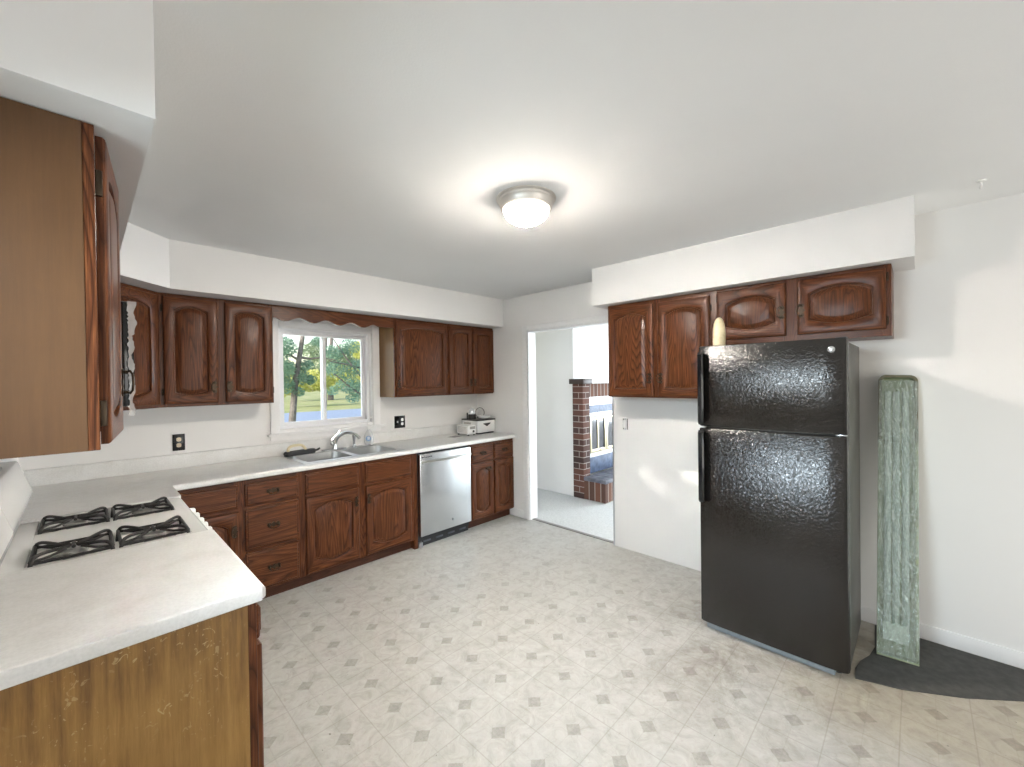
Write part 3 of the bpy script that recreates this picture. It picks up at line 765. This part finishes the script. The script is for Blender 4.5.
# scrub brush
br = thing('scrub_brush', 'black scrub brush with looped cream handle left of the faucet', 'brush', (1.265, 3.715, CT+.006), R(8))
MB().grid([rrect(-.135, .135, -.028, .028, .027, 0), rrect(-.14, .14, -.032, .032, .030, .02), rrect(-.13, .13, -.026, .026, .025, .034)], True, 0, True, True) if False else None
mb = MB(); mb.grid([rrect(-.135, .12, -.028, .028, .027, 0), rrect(-.14, .125, -.032, .032, .030, .022), rrect(-.13, .115, -.026, .026, .025, .036)], True, 0, True, True); mb.build('bristle_block', black_matte, br)
hp = bez((-.105, 0, .034), (-.115, 0, .085), (-.06, 0, .085), (-.01, 0, .080), 8)+bez((-.01, 0, .080), (.02, 0, .076), (.03, 0, .055), (.04, 0, .036), 6)[1:]
MB().tube(hp, .011, 10).build('loop_handle', cream_plastic, br)
MB().tube([(.10, 0, .020), (.13, 0, .018), (.15, .002, .022), (.165, .004, .030)], [.012, .010, .009, .008], 8).build('tail_handle', black_matte, br)

# ------------------------------------------------------------------ dishwasher
toe_grey = plain('toe_grey', (.10, .11, .13), .4, .5)
dw = thing('dishwasher', 'stainless dishwasher with bowed bar handle between the base cabinets', 'dishwasher', (2.408, YB, 0))
MB().box(-.300, .300, -.585, -.01, .05, .866).build('tub', black_matte, dw)
DF = -.632
mb = MB(); mb.box(-.298, .298, DF, -.588, .105, .855, bev=.007, seg=3); dd = mb.build('door_panel', steel, dw)
mb = MB(); pth = [(-.272+.544*i/14, DF-.020-.026*math.sin(PI*i/14), .787) for i in range(15)]
mb.tube(pth, .0095, 12)
for sx in (-1, 1): mb.box(sx*.272-.010, sx*.272+.010, DF-.028, DF+.002, .776, .798, bev=.003)
mb.build('bar_handle', plain('satin_handle', (.70, .68, .64), .28, 1), dd)
random.seed(4); mb = MB(); x = -.283
for i in range(11):
    w = random.choice((.006, .009, .012)); mb.box(x, x+w, DF-.0008, DF+.001, .822, .831); x += w+.003
mb.build('logo_lettering', black_matte, dd)
MB().lathe([(.011, .001), (.011, -.0012), (.008, -.0014)], (.06, DF, .185), 18, axis='y').build('round_badge', plain('grey_badge', (.30, .30, .31), .3, .8), dd)
mb = MB().box(-.298, .298, -.575, -.55, .0, .10); mb.build('toe_panel', black_matte, dw)
for i in range(4): MB().box(-.24+i*.14, -.16+i*.14, -.582, -.575, .03, .07, bev=.002).build('toe_vent', toe_grey, dw)
MB().box(-.299, -.262, -.605, -.577, 0, .045, bev=.003).build('bracket', aluminium, dw)

# ------------------------------------------------------------------ gas range
rg = thing('gas_range', 'white gas range with cast iron grates between the two left countertops', 'range', (XL, 2.12, 0), R(90))
# local: x = world y-2.12 , y = -(world x +.28)
def wy(x): return -(x+.28)
mb = MB(); mb.box(.004, .756, wy(.335), wy(-.26), .02, .862, bev=.004); mb.build('oven_body', white_enamel, rg)
mb = MB()
TZ = .906; wells = [(.045, .285), (.495, .735)]; wx0, wx1 = wy(.305), wy(-.15)
xs_ = [0.003, .045, .285, .495, .735, .757]
# cooktop skin: strips round the two long wells, rolled front lip
fy = wy(.366)
mb.box(.003, .757, wy(-.15), wy(-.272), .862, TZ, bev=.004)
prof = [(wx0, .862), (fy+.02, .862)]+[(fy+.022+.022*math.cos(R(a)), .884+.022*math.sin(R(a))) for a in range(250, 89, -20)]+[(wx0, TZ)]
mb.prism(prof, 'x', .003, .757)
for a, b in ((.003, .045), (.285, .495), (.735, .757)): mb.box(a, b, wx0, wx1, .862, TZ)
for a, b in wells:
    mb.grid([[(a, wx0, TZ-.001), (b, wx0, TZ-.001), (b, wx1, TZ-.001), (a, wx1, TZ-.001)], [(a+.02, wx0+.02, TZ-.035), (b-.02, wx0+.02, TZ-.035), (b-.02, wx1-.02, TZ-.035), (a+.02, wx1-.02, TZ-.035)]], True, 0, False, True)
mb.build('cooktop', white_enamel, rg, ang=40, fix=False)
# console: chevron section, (world x, z)
sec = [(-.266, TZ), (-.208, TZ+.002), (-.208, .935), (-.170, 1.035), (-.168, 1.048), (-.172, 1.058), (-.210, 1.185), (-.216, 1.190), (-.266, 1.190)]
MB().prism([(wy(p[0]), p[1]) for p in sec], 'x', .003, .757).build('backguard_console', white_enamel, rg, ang=40)
MB().box(.25, .51, wy(-.262), wy(-.235), 1.190, 1.196, bev=.002).build('console_vent', plain('vent_grey', (.3, .3, .3), .5), rg)
for a, b in wells:
    cy = (a+b)/2
    for X in (-.035, .193):
        cx, yy = cy, wy(X)
        MB().lathe([(.075, TZ-.032), (.072, TZ-.026), (.052, TZ-.030), (.03, TZ-.034)], (cx, yy, 0), 24).build('drip_pan', dirty_pan, rg)
        bu = MB().lathe([(.030, TZ-.034), (.030, TZ-.012), (.040, TZ-.010), (.040, TZ-.002), (.034, TZ+.002)], (cx, yy, 0), 20).build('burner', burner_al, rg)
        MB().tube([(cx-.02, yy-.035, TZ-.02), (cx-.02, yy-.035, TZ+.018)], .003, 6).build('igniter', white_plastic, bu)
        for sgn in (-1, 1): MB().lathe([(.020, TZ-.0255), (.018, TZ-.0245)], (cx+.01, yy+sgn*.062, 0), 14).build('pan_hole', black_matte, rg)
        # grate: hairpin wires rising to loops at both ends, joined low across the burner
        mb = MB(); hx, hy, r = .104, .106, .0062; ho, hc, hb = TZ+.026, TZ+.017, TZ-.034
        for sy in (-1, 1):
            for sx in (-1, 1):
                mb.tube([(cx+sx*.012, yy+sy*.012, hc)]+bez((cx+sx*.03, yy+sy*.035, hc+.001), (cx+sx*hx*.7, yy+sy*hy*.75, ho+.003), (cx+sx*hx*.98, yy+sy*hy*.93, ho+.006), (cx+sx*hx, yy+sy*hy*.96, TZ+.004), 8)+[(cx+sx*hx, yy+sy*hy, hb)], r, 8)
                mb.tube([(cx+sx*hx*.99, yy+sy*hy*.95, TZ+.010), (cx+sx*hx*.55, yy+sy*hy*.55, TZ+.006), (cx+sx*.03, yy+sy*.02, hc-.002)], r*.8, 8)
            mb.tube([(cx-hx, yy+sy*hy*.97, TZ+.010), (cx+hx, yy+sy*hy*.97, TZ+.010)], r*.9, 8)
        for sx in (-1, 1): mb.tube([(cx+sx*hx, yy-hy*.97, TZ+.004), (cx+sx*hx, yy+hy*.97, TZ+.004)], r*.8, 8)
        mb.tube([(cx-.03, yy, hc), (cx+.03, yy, hc)], r, 8); mb.tube([(cx, yy-.03, hc), (cx, yy+.03, hc)], r, 8)
        mb.build('grate', iron, rg)
# front panel, knobs, oven door
MB().box(.003, .757, wy(.352), wy(.335), .765, .862, bev=.003).build('control_panel', white_enamel, rg)
for yk in (.15, .24, .33, .44, .55):
    MB().lathe([(.024, 0), (.024, -.010), (.021, -.016), (.019, -.034), (.014, -.039)], (yk, wy(.352), .866), 20, axis='y').build('knob', white_plastic, rg)
dr = MB().box(.003, .757, wy(.352), wy(.335), .18, .755, bev=.006).build('oven_door', white_enamel, rg)
MB().box(.15, .61, wy(.3535), wy(.351), .32, .60).build('oven_window', black_gloss, dr)
MB().tube([(.08, wy(.352), .70), (.08, wy(.385), .70), (.68, wy(.385), .70), (.68, wy(.352), .70)], .010, 8).build('oven_handle', white_plastic, dr)
MB().box(.003, .757, wy(.350), wy(.335), .03, .165, bev=.005).build('storage_drawer', white_enamel, rg)

# ------------------------------------------------------------------ refrigerator
fr = thing('refrigerator', 'black textured top-freezer refrigerator against the right wall', 'refrigerator', (2.93, .598, 0))
FX = 2.6-2.93; hw = .355
MB().box(FX+.068, .30, -hw+.004, hw-.004, .035, 1.692, bev=.006).build('cabinet_body', fridge_side, fr)
def fdoor(z0, z1, nm):
    mb = MB(); x0, x1 = FX, FX+.058
    p = [(x1, hw), (x0+.018, hw), (x0+.006, hw-.005), (x0, hw-.020), (x0-.004, hw-.1), (x0-.006, 0), (x0-.004, -hw+.1), (x0, -hw+.020), (x0+.006, -hw+.005), (x0+.018, -hw), (x1, -hw)]
    mb.grid([[(a+.004, b*.985, z0) for a, b in p], [(a, b, z0+.006) for a, b in p], [(a, b, z1-.006) for a, b in p], [(a+.004, b*.985, z1) for a, b in p]], True, 0, True, True)
    d = mb.build(nm, fridge_black, fr, ang=40)
    MB().box(x1, FX+.068, -hw+.012, hw-.012, z0+.006, z1-.006).build('door_gasket', plain('gasket_grey', (.10, .10, .10), .6), d)
    return d
fz = fdoor(1.229, 1.708, 'freezer_door'); fd = fdoor(.045, 1.217, 'fresh_food_door')
def grip(z0, z1, par, foot_at_top):
    mb = MB(); y = hw-.030; xo = FX-.046
    prof = [(xo, y+.016), (xo+.010, y+.022), (xo+.034, y+.020), (xo+.034, y+.010), (xo+.016, y-.004), (xo+.006, y-.014), (xo-.003, y-.006)]
    a, b = z0, z1
    mb.grid([[(p[0]+.012, p[1], a) for p in prof], [(p[0], p[1], a+.015) for p in prof], [(p[0], p[1], b-.015) for p in prof], [(p[0]+.012, p[1], b) for p in prof]], True, 0, True, True)
    for zz in (a+.012, b-.045): mb.box(xo+.015, FX+.006, y-.004, y+.016, zz, zz+.033, bev=.003)
    return mb.build('door_handle', black_gloss, par)
grip(1.240, 1.672, fz, True); grip(.775, 1.206, fd, False)
em = MB().lathe([(.016, .004), (.016, -.004), (.013, -.0055)], (FX-.002, -.292, 1.652), 24, axis='x').build('round_emblem', chrome, fz)
mb = MB()
for a0 in (20, 140, 260):
    mb.tube([(FX-.0085, -.292+.007*math.cos(R(a0+k*25))*(1-k*.14), 1.652+.007*math.sin(R(a0+k*25))*(1-k*.14)) for k in range(6)], .0009, 5)
mb.build('emblem_script', plain('emblem_grey', (.12, .12, .12), .4), em)
MB().box(FX+.028, FX+.075, -hw+.06, hw-.03, .002, .038, bev=.003).build('kick_grille', plain('kick_grey', (.24, .27, .29), .45), fr)
for sy in (-1, 1):
    for xx in (-.24, .26): MB().lathe([(.02, 0), (.02, .02), (.012, .036)], (xx, sy*.30, 0), 14).build('foot', black_matte, fr)
for z in (1.223, 1.709):
    mb = MB().box(FX+.02, FX+.09, -hw+.006, -hw+.05, z-.004, z+.004, bev=.001); mb.build('hinge', chrome if z < 1.3 else black_matte, fr)
mb = MB().box(FX+.005, FX+.03, hw-.035, hw-.004, 1.220, 1.226); mb.build('hinge_cap', white_plastic, fr)
# cream bowling-pin shaped bottle on the refrigerator
pn = thing('cream_bottle', 'tapered cream coloured bottle standing on top of the refrigerator', 'bottle', (2.80, .895, 1.693))
MB().lathe([(.030, 0), (.035, .004), (.0365, .05), (.036, .11), (.034, .14), (.030, .165), (.023, .187), (.015, .199), (.006, .204)], seg=28).build('bottle_body', mottled('cream_glaze', (.66, .55, .33), (.76, .67, .45), 16, .35), pn)
MB().lathe([(.005, 0), (.004, .002)], (-.030, .012, .135), 8, axis='x').build('dark_spot', plain('spot_brown', (.12, .08, .04), .5), pn)

# ------------------------------------------------------------------ film-wrapped light fixture tray leaning on the wall
tr = thing('wrapped_tray', 'long greenish tray wrapped in clear plastic leaning beside the refrigerator', 'tray', (2.992, .080, .006), 0, None, (0, R(11.6), R(9)))
tr.rotation_mode = 'ZYX'
olive = mottled('olive_fibreglass', (.10, .095, .055), (.16, .15, .09), 12, .5)
pale = mottled('pale_green_plastic', (.22, .26, .15), (.33, .37, .23), 10, .35)
def trayloop(i, x, r):
    w, L = .084-i, 1.545
    b = [(-w, i), (w, i)]
    rr_ = max(r, .002)
    top = [(w-rr_+rr_*math.cos(R(a)), L-i-rr_+rr_*math.sin(R(a))) for a in range(0, 91, 15)]+[(-w+rr_+rr_*math.cos(R(a)), L-i-rr_+rr_*math.sin(R(a))) for a in range(90, 181, 15)]
    return [(x, p[0], p[1]) for p in b+top]
mb = MB(); mb.grid([trayloop(.004, .05, .03), trayloop(0, .002, .034), trayloop(.002, .0, .033), trayloop(.012, .0, .026), trayloop(.016, .036, .022)], True, 0, True, True)
mb.build('tray_shell', [pale], tr)
mb = MB(); mb.grid([trayloop(-.001, .012, .035), trayloop(-.001, -.002, .035), trayloop(.014, -.002, .024), trayloop(.014, .002, .024)], True, 0, False, False)
# keep only the upper part of the rim olive
rim = mb.build('olive_rim', [olive], tr)
for vtx in rim.data.vertices:
    if vtx.co.z < .5: vtx.co.z = 1.16+vtx.co.z*.1
for yy in (-.036, .004, .040):
    MB().tube([(.022, yy, .10), (.022, yy, 1.45)], .0155, 12).build('fluorescent_tube', plain('tube_white', (.52, .56, .53), .25), tr)
MB().box(.004, .012, -.045, .058, .085, .175, bev=.002).build('paper_slip', plain('paper', (.66, .69, .62), .7), tr)
wrap, wn_, wl_, wb_ = newmat('bubble_film'); N = NB(wrap)
_tr = wn_.new('ShaderNodeBsdfTransparent'); _tr.inputs[0].default_value = (.93, .97, .94, 1); _gl = wn_.new('ShaderNodeBsdfGlossy'); _gl.inputs[0].default_value = (.92, .97, .95, 1); _gl.inputs['Roughness'].default_value = .16
_mx = wn_.new('ShaderNodeMixShader'); _mx.inputs[0].default_value = .30
wl_.new(_tr.outputs[0], _mx.inputs[1]); wl_.new(_gl.outputs[0], _mx.inputs[2]); wl_.new(_mx.outputs[0], wn_['Material Output'].inputs[0])
nz = N.noise(N.vmath('MULTIPLY', N.coord(), (1, 1, .6)), 58, 3, .6, 1.5); wl_.new(N.bump(nz, 1.0, .03), _gl.inputs['Normal'])
random.seed(3); mb = MB(); rows = []
for i in range(60):
    z = .012+i*(1.50/59); row = []
    for j in range(13):
        a = j/12*2-1; w = .084*(1-.03*(i > 52))
        bulge = .010*(1-a*a)+random.uniform(-.005, .005)
        if a < -.0: bulge += random.uniform(-.006, .007)
        row.append((-.004-bulge, a*w, z+random.uniform(-.004, .004)*(0 if i in (0,) else 1)))
    rows.append(row)
mb.grid(rows, False)
f = mb.build('plastic_wrap', wrap, tr, ang=60, fix=False)
sm = f.modifiers.new('thickness', 'SOLIDIFY'); sm.thickness = .0008

mp = [(2.675, .228), (2.73, .06), (2.86, -.16), (3.03, -.37), (3.30, -.62), (3.335, -.62), (3.335, .19), (3.22, .185), (3.06, .175), (2.95, .19), (2.86, .222), (2.77, .236)]
mb = MB(); mb.prism([(p[0]-3.03, p[1]) for p in mp], 'z', .0005, .0035)
mt = mb.build('floor_mat', mottled('dark_grey_mat', (.050, .048, .043), (.075, .072, .065), 24, .8)); mt.location = (3.03, 0, 0)
tag(mt, 'thin dark grey floor mat in the right corner under the leaning tray', 'mat')

# ------------------------------------------------------------------ ceiling light
cl = thing('ceiling_light', 'round flush ceiling light with frosted dome and brushed nickel rim', 'ceiling light', (1.58, 1.42, ZC))
MB().lathe([(.150, 0), (.152, -.006), (.143, -.012), (.142, -.022), (.134, -.030), (.130, -.052), (.120, -.056), (.112, -.050), (.11, -.01)], seg=56).build('rim', nickel, cl)
em_m, en, el, eb = newmat('lit_frosted_glass'); setp(eb, Base_Color=(.9, .88, .84, 1), Roughness=.4, Emission_Color=(1, .925, .83, 1)); N = NB(em_m)
# frosted glass: the bulbs behind it shine strongest through the bowl's bottom
_dz = N.math('MULTIPLY', N.math('SUBTRACT', -.080, N.sep(N.coord())[2]), 25.0, clamp=True)
el.new(N.math('MULTIPLY_ADD', _dz, LAMP_E, 5.0), eb.inputs['Emission Strength'])
prof = [(.118, -.052)]+[(.118*math.cos(R(a)), -.052-.078*math.sin(R(a))) for a in range(8, 90, 8)]+[(.004, -.130)]
MB().lathe(prof, seg=48).build('glass_dome', em_m, cl)
MB().lathe([(.015, -.128), (.017, -.133), (.010, -.138), (.006, -.142), (.008, -.146), (.004, -.150)], seg=18).build('finial', nickel, cl)
hk = MB().lathe([(.018, 0), (.018, -.004), (.010, -.008)], (0, 0, 0), 18).tube([(0, 0, -.006), (.004, 0, -.024), (.018, 0, -.032), (.028, 0, -.022), (.028, 0, -.012)], .005, 8).build('ceiling_hook', white_plastic)
hk.location = (2.99, -.222, ZC); tag(hk, 'small white hook screwed into the ceiling at right', 'hook')

# ------------------------------------------------------------------ outlets
def outlet_device(mb, x, z, y0): pass
o1 = thing('wall_outlet', 'black plate duplex outlet with cream sockets left of the sink', 'outlet', (.476, YB, 1.10))
MB().box(-.036, .036, -.006, 0, -.060, .060, bev=.002).build('cover_plate', black_gloss, o1)
ivory = plain('ivory', (.66, .55, .36), .35)
def socket(par, x, z, mat=ivory):
    mb = MB(); p = [(max(-.0135, min(.0135, .017*math.cos(R(a)))), .0145*math.sin(R(a))) for a in range(0, 360, 15)]
    mb.prism([(x+q[0], z+q[1]) for q in p], 'y', -.0085, -.005); s_ = mb.build('socket', mat, par)
    MB().box(x-.007, x-.005, -.0089, -.008, z-.003, z+.005).box(x+.005, x+.007, -.0089, -.008, z-.003, z+.005).lathe([(.002, -.0089), (.002, -.008)], (x, 0, z-.007), 8, axis='y').build('slot', black_matte, s_)
socket(o1, 0, .021); socket(o1, 0, -.021)
o2 = thing('switch_outlet_plate', 'black two-gang plate with toggle switch and outlet right of window', 'switch', (2.283, YB, 1.102))
MB().box(-.062, .062, -.006, 0, -.063, .063, bev=.002).build('cover_plate', black_gloss, o2)
MB().box(-.036, -.026, -.018, -.005, -.008, .012, bev=.002).build('toggle', white_plastic, o2)
socket(o2, .027, .021, white_plastic); socket(o2, .027, -.021, white_plastic)
o3 = thing('uncovered_outlet', 'bare white outlet without cover plate on the wall by the doorway', 'outlet', (XR, 1.862, 1.116), R(-90))
MB().box(-.0165, .0165, -.012, 0, -.034, .034, bev=.002).build('outlet_body', white_plastic, o3)
MB().box(-.010, .010, -.004, 0, .034, .052, bev=.001).box(-.010, .010, -.004, 0, -.052, -.034, bev=.001).build('mounting_strap', aluminium, o3)
MB().box(-.024, -.0165, -.0015, .0, -.048, .048).box(.0165, .024, -.0015, .0, -.048, .048).build('box_edge', plain('box_dark', (.05, .05, .05), .7), o3)

# ------------------------------------------------------------------ clutter on the right counter
b1 = thing('small_white_radio', 'small white clock radio with dark feet beside the larger white box', 'radio', (2.985, 3.63, CT))
MB().box(-.055, .055, -.10, .10, .012, .112, bev=.006).build('case', white_plastic, b1)
mb = MB()
for i in range(5): mb.box(-.0565, -.054, -.075, .075, .035+i*.013, .041+i*.013)
mb.build('speaker_grille', plain('grille_grey', (.42, .40, .37), .5), b1)
MB().lathe([(.012, 0), (.012, -.008), (.009, -.01)], (.02, -.10, .045), 14, axis='y').build('dial', black_matte, b1)
MB().box(-.03, .045, -.1015, -.099, .07, .10).build('display', plain('display_grey', (.34, .33, .31), .2), b1)
for sx in (-.04, .04):
    for sy in (-.085, .085): MB().lathe([(.010, 0), (.012, .013)], (sx, sy, 0), 10).build('foot', black_matte, b1)
b2 = thing('white_appliance_box', 'white countertop appliance with dark top and dark triangular handle in corner', 'appliance', (3.20, 3.665, CT))
MB().box(-.135, .135, -.135, .135, .016, .150, bev=.005).build('case', white_plastic, b2)
MB().box(-.14, .14, -.14, .14, .150, .164, bev=.004).build('dark_lid', plain('dark_lid', (.04, .035, .032), .4), b2)
MB().prism([(-.055, .118), (.060, .122), (.055, .112), (.005, .084)], 'y', -.142, -.134).build('triangular_handle', plain('handle_dark', (.06, .055, .05), .4), b2)
MB().box(-.115, .12, -.125, .12, 0, .017).build('base', black_matte, b2)
MB().box(-.1365, -.134, -.02, .10, .05, .13).build('side_vent', plain('vent_tone', (.45, .43, .4), .5), b2)
zt = CT+.164
ds = MB().lathe([(.035, 0), (.070, .012), (.080, .034), (.077, .034), (.066, .014), (.03, .006)], seg=32).build('white_dish', white_enamel); ds.location = (3.235, 3.60, zt)
tag(ds, 'round white dish on top of the corner appliance', 'dish')
jr = thing('small_jar', 'small dark jar with clear domed top on the corner appliance', 'jar', (3.115, 3.68, zt))
MB().lathe([(.042, 0), (.045, .01), (.045, .05), (.038, .056)], seg=22).build('jar_base', plain('jar_dark', (.05, .045, .042), .25), jr)
MB().lathe([(.038, .056), (.040, .075), (.030, .11), (.012, .125), (.004, .127)], seg=22).build('clear_top', clearp, jr)
bl = MB().box(-.006, .006, -.006, .006, 0, .075, bev=.002).build('black_marker', black_matte); bl.location = (3.062, 3.70, zt); tag(bl, 'thin black upright marker at left end of the corner appliance', 'marker')
lp = MB(); pts = [(0, .055*math.cos(R(a))+.0, .062+.058*math.sin(R(a))) for a in range(-90, 270, 20)]
lp.tube(pts, .0032, 8, closed=True); lp.box(-.012, .012, -.03, .03, 0, .006, bev=.002)
lo = lp.build('wire_loop_stand', iron); lo.location = (3.27, 3.72, zt); lo.rotation_euler = (0, 0, R(65)); tag(lo, 'upright dark wire loop stand behind the white dish', 'stand')
ps = MB().box(-.07, .07, -.05, .05, 0, .0012).build('plastic_sheet', plain('grey_film', (.52, .51, .49), .25)); ps.location = (2.80, 3.60, CT+.0005); ps.rotation_euler = (0, 0, R(14)); tag(ps, 'thin grey plastic sheet lying on the counter before the radio', 'sheet')

# ------------------------------------------------------------------ outdoors
grass = mottled('lawn_grass', (.34, .38, .13), (.52, .50, .24), .6, .95)
slab('ground', -40, 70, YB+.4, 95, -.42, -.32, grass)
slab('ground_left', -40, XL-.4, -25, YB+.4, -.42, -.32, grass)
slab('road', -30, 60, 18.6, 27.5, -.325, -.305, plain('asphalt', (.36, .43, .55), .8))  # the road's blue is sky reflection put into its colour
def foliage(mb, blobs, n, size, spread=(1, 1, .7)):
    for k in range(n):
        cx, cy, cz, r = random.choices(blobs, weights=[b[3]**2 for b in blobs])[0]
        while True:
            q = Vector((random.uniform(-1, 1), random.uniform(-1, 1), random.uniform(-1, 1)))
            if .25 < q.length < 1: break
        p = Vector((cx, cy, cz))+Vector((q.x*r, q.y*r, q.z*r*.8))
        a = Vector((random.gauss(0, 1), random.gauss(0, 1), random.gauss(0, .6))).normalized()
        b = a.cross(Vector((random.gauss(0, 1), random.gauss(0, 1), random.gauss(0, 1)))).normalized()
        s = size*random.uniform(.6, 1.4)
        mb.poly([p-a*s, p+b*s*.45, p+a*s, p-b*s*.45])
def leafmat(name, c1, c2):
    m, n, l, b = newmat(name); N = NB(m)
    l.new(N.ramp(N.noise(N.coord(), 1.6, 3), [(.35, c1), (.65, c2)]), b.inputs['Base Color']); setp(b, Roughness=.7)
    tr_ = n.new('ShaderNodeBsdfTranslucent'); tr_.inputs[0].default_value = C4(tuple(x*1.2 for x in c2)); mx = n.new('ShaderNodeMixShader'); mx.inputs[0].default_value = .35
    l.new(b.outputs[0], mx.inputs[1]); l.new(tr_.outputs[0], mx.inputs[2]); l.new(mx.outputs[0], n['Material Output'].inputs[0])
    return m
pine = leafmat('pine_needles', (.13, .24, .19), (.27, .43, .31)); yel = leafmat('yellow_green_leaves', (.40, .46, .13), (.68, .68, .26)); bark = mottled('bark', (.10, .09, .085), (.22, .20, .19), 6, .9)  # yel is the leaves' own yellow-green colour
random.seed(21)
GZ = -.32
def tree(name, label, base, trunk, tr, blobs, n, size, mat, branches=()):
    e = thing(name, label, 'tree', (base[0], base[1], GZ), 0, 'trees outside the window')
    MB().tube(trunk, [tr*(1-.6*i/(len(trunk)-1)) for i in range(len(trunk))], 10).build('trunk', bark, e)
    for k, b in enumerate(branches): MB().tube(b, [tr*.35*(1-.7*i/(len(b)-1)) for i in range(len(b))], 7).build('branch', bark, e)
    mb = MB(); foliage(mb, blobs, n, size); mb.build('foliage', mat, e, fix=False)
    return e
tree('pine_tree', 'leaning pine tree on the lawn seen in the left window pane', (5.64, 17.5, 0), [(0, 0, 0), (.02, 0, .4), (.15, 0, 1.8), (.44, 0, 3.6), (.7, 0, 6)], .15,
     [(-.32, 0, 3.2, .55), (-.38, 0, 2.4, .55), (-.3, 0, 1.75, .45), (.42, .1, 2.05, .38), (.55, 0, 2.55, .30), (1.05, 0, 3.5, .26), (.25, 0, 1.5, .25), (.75, .1, 1.95, .25)], 5200, .055, pine,
     [[(.30, 0, 2.85), (.7, -.1, 2.80), (1.1, -.1, 2.86), (1.7, -.2, 2.75)], [(.28, 0, 2.75), (-.1, -.1, 2.95), (-.5, -.2, 2.9)]])
tree('pine_tree', 'broad pine whose boughs fill the right window pane', (10.79, 20.3, 0), [(0, 0, 0), (-0.116, 0, 2.03), (-0.232, 0, 5.51)], .2,
     [(-2.32, 0, 3.3, 0.487), (-1.51, 0, 3.59, 0.522), (-2.15, 0.1, 2.49, 0.557), (-1.28, 0, 2.55, 0.58), (-1.62, 0, 1.74, 0.58), (-2.38, 0, 1.45, 0.325), (-1.04, 0, 1.45, 0.522), (-1.39, 0, 1.04, 0.348)], 5600, .05, pine,
     [[(-0.116, 0, 2.26), (-1.04, -0.2, 2.55), (-1.86, -0.3, 2.72), (-2.67, -0.4, 2.84)], [(-0.116, 0, 1.68), (-1.04, -0.2, 2.14), (-1.86, -0.3, 3.07), (-2.55, -0.4, 4)], [(-0.116, 0, 0.75), (-0.928, -0.2, 1.1), (-1.74, -0.3, 1.68), (-2.44, -0.3, 2.26)]])
tree('leafy_tree', 'yellow-green leafy tree beyond the road outside the window', (13.0, 33, 0), [(0, 0, 0), (0, 0, 3), (.3, 0, 6)], .2,
     [(-2.2, 0, 1.7, 1.0), (-.9, 0, 2.0, 1.1), (.5, .3, 1.8, 1.1), (2.0, 0, 2.4, 1.2), (3.1, 0, 4.5, 1.0), (-3.2, .2, 1.4, .9)], 7500, .11, yel)
tree('leafy_tree', 'hazy far tree behind the lawn outside the window', (18, 44, 0), [(0, 0, 0), (0, 0, 4), (.3, 0, 8)], .3,
     [(0, 0, 3.6, 2.2), (3, 0, 4.5, 2.2), (-3.5, 0, 2.4, 1.8), (-1.6, 0, 5.0, 1.2), (-5, 0, 2.0, 1.4)], 5000, .2, leafmat('far_leaves', (.22, .32, .22), (.38, .46, .30)))
# unseen tree added outside the side window to break the low sun into dapples
random.seed(5)
tree('leafy_tree', 'unseen leafy tree added outside the side window to dapple the sun', (-8.0, -.55, 0), [(0, 0, 0), (0, .05, 2), (.1, 0, 4.8)], .13,
     [(0, 0, 3.4, 1.0), (.1, .4, 4.3, .8), (0, -.6, 3.9, .8)], 1900, .16, yel)
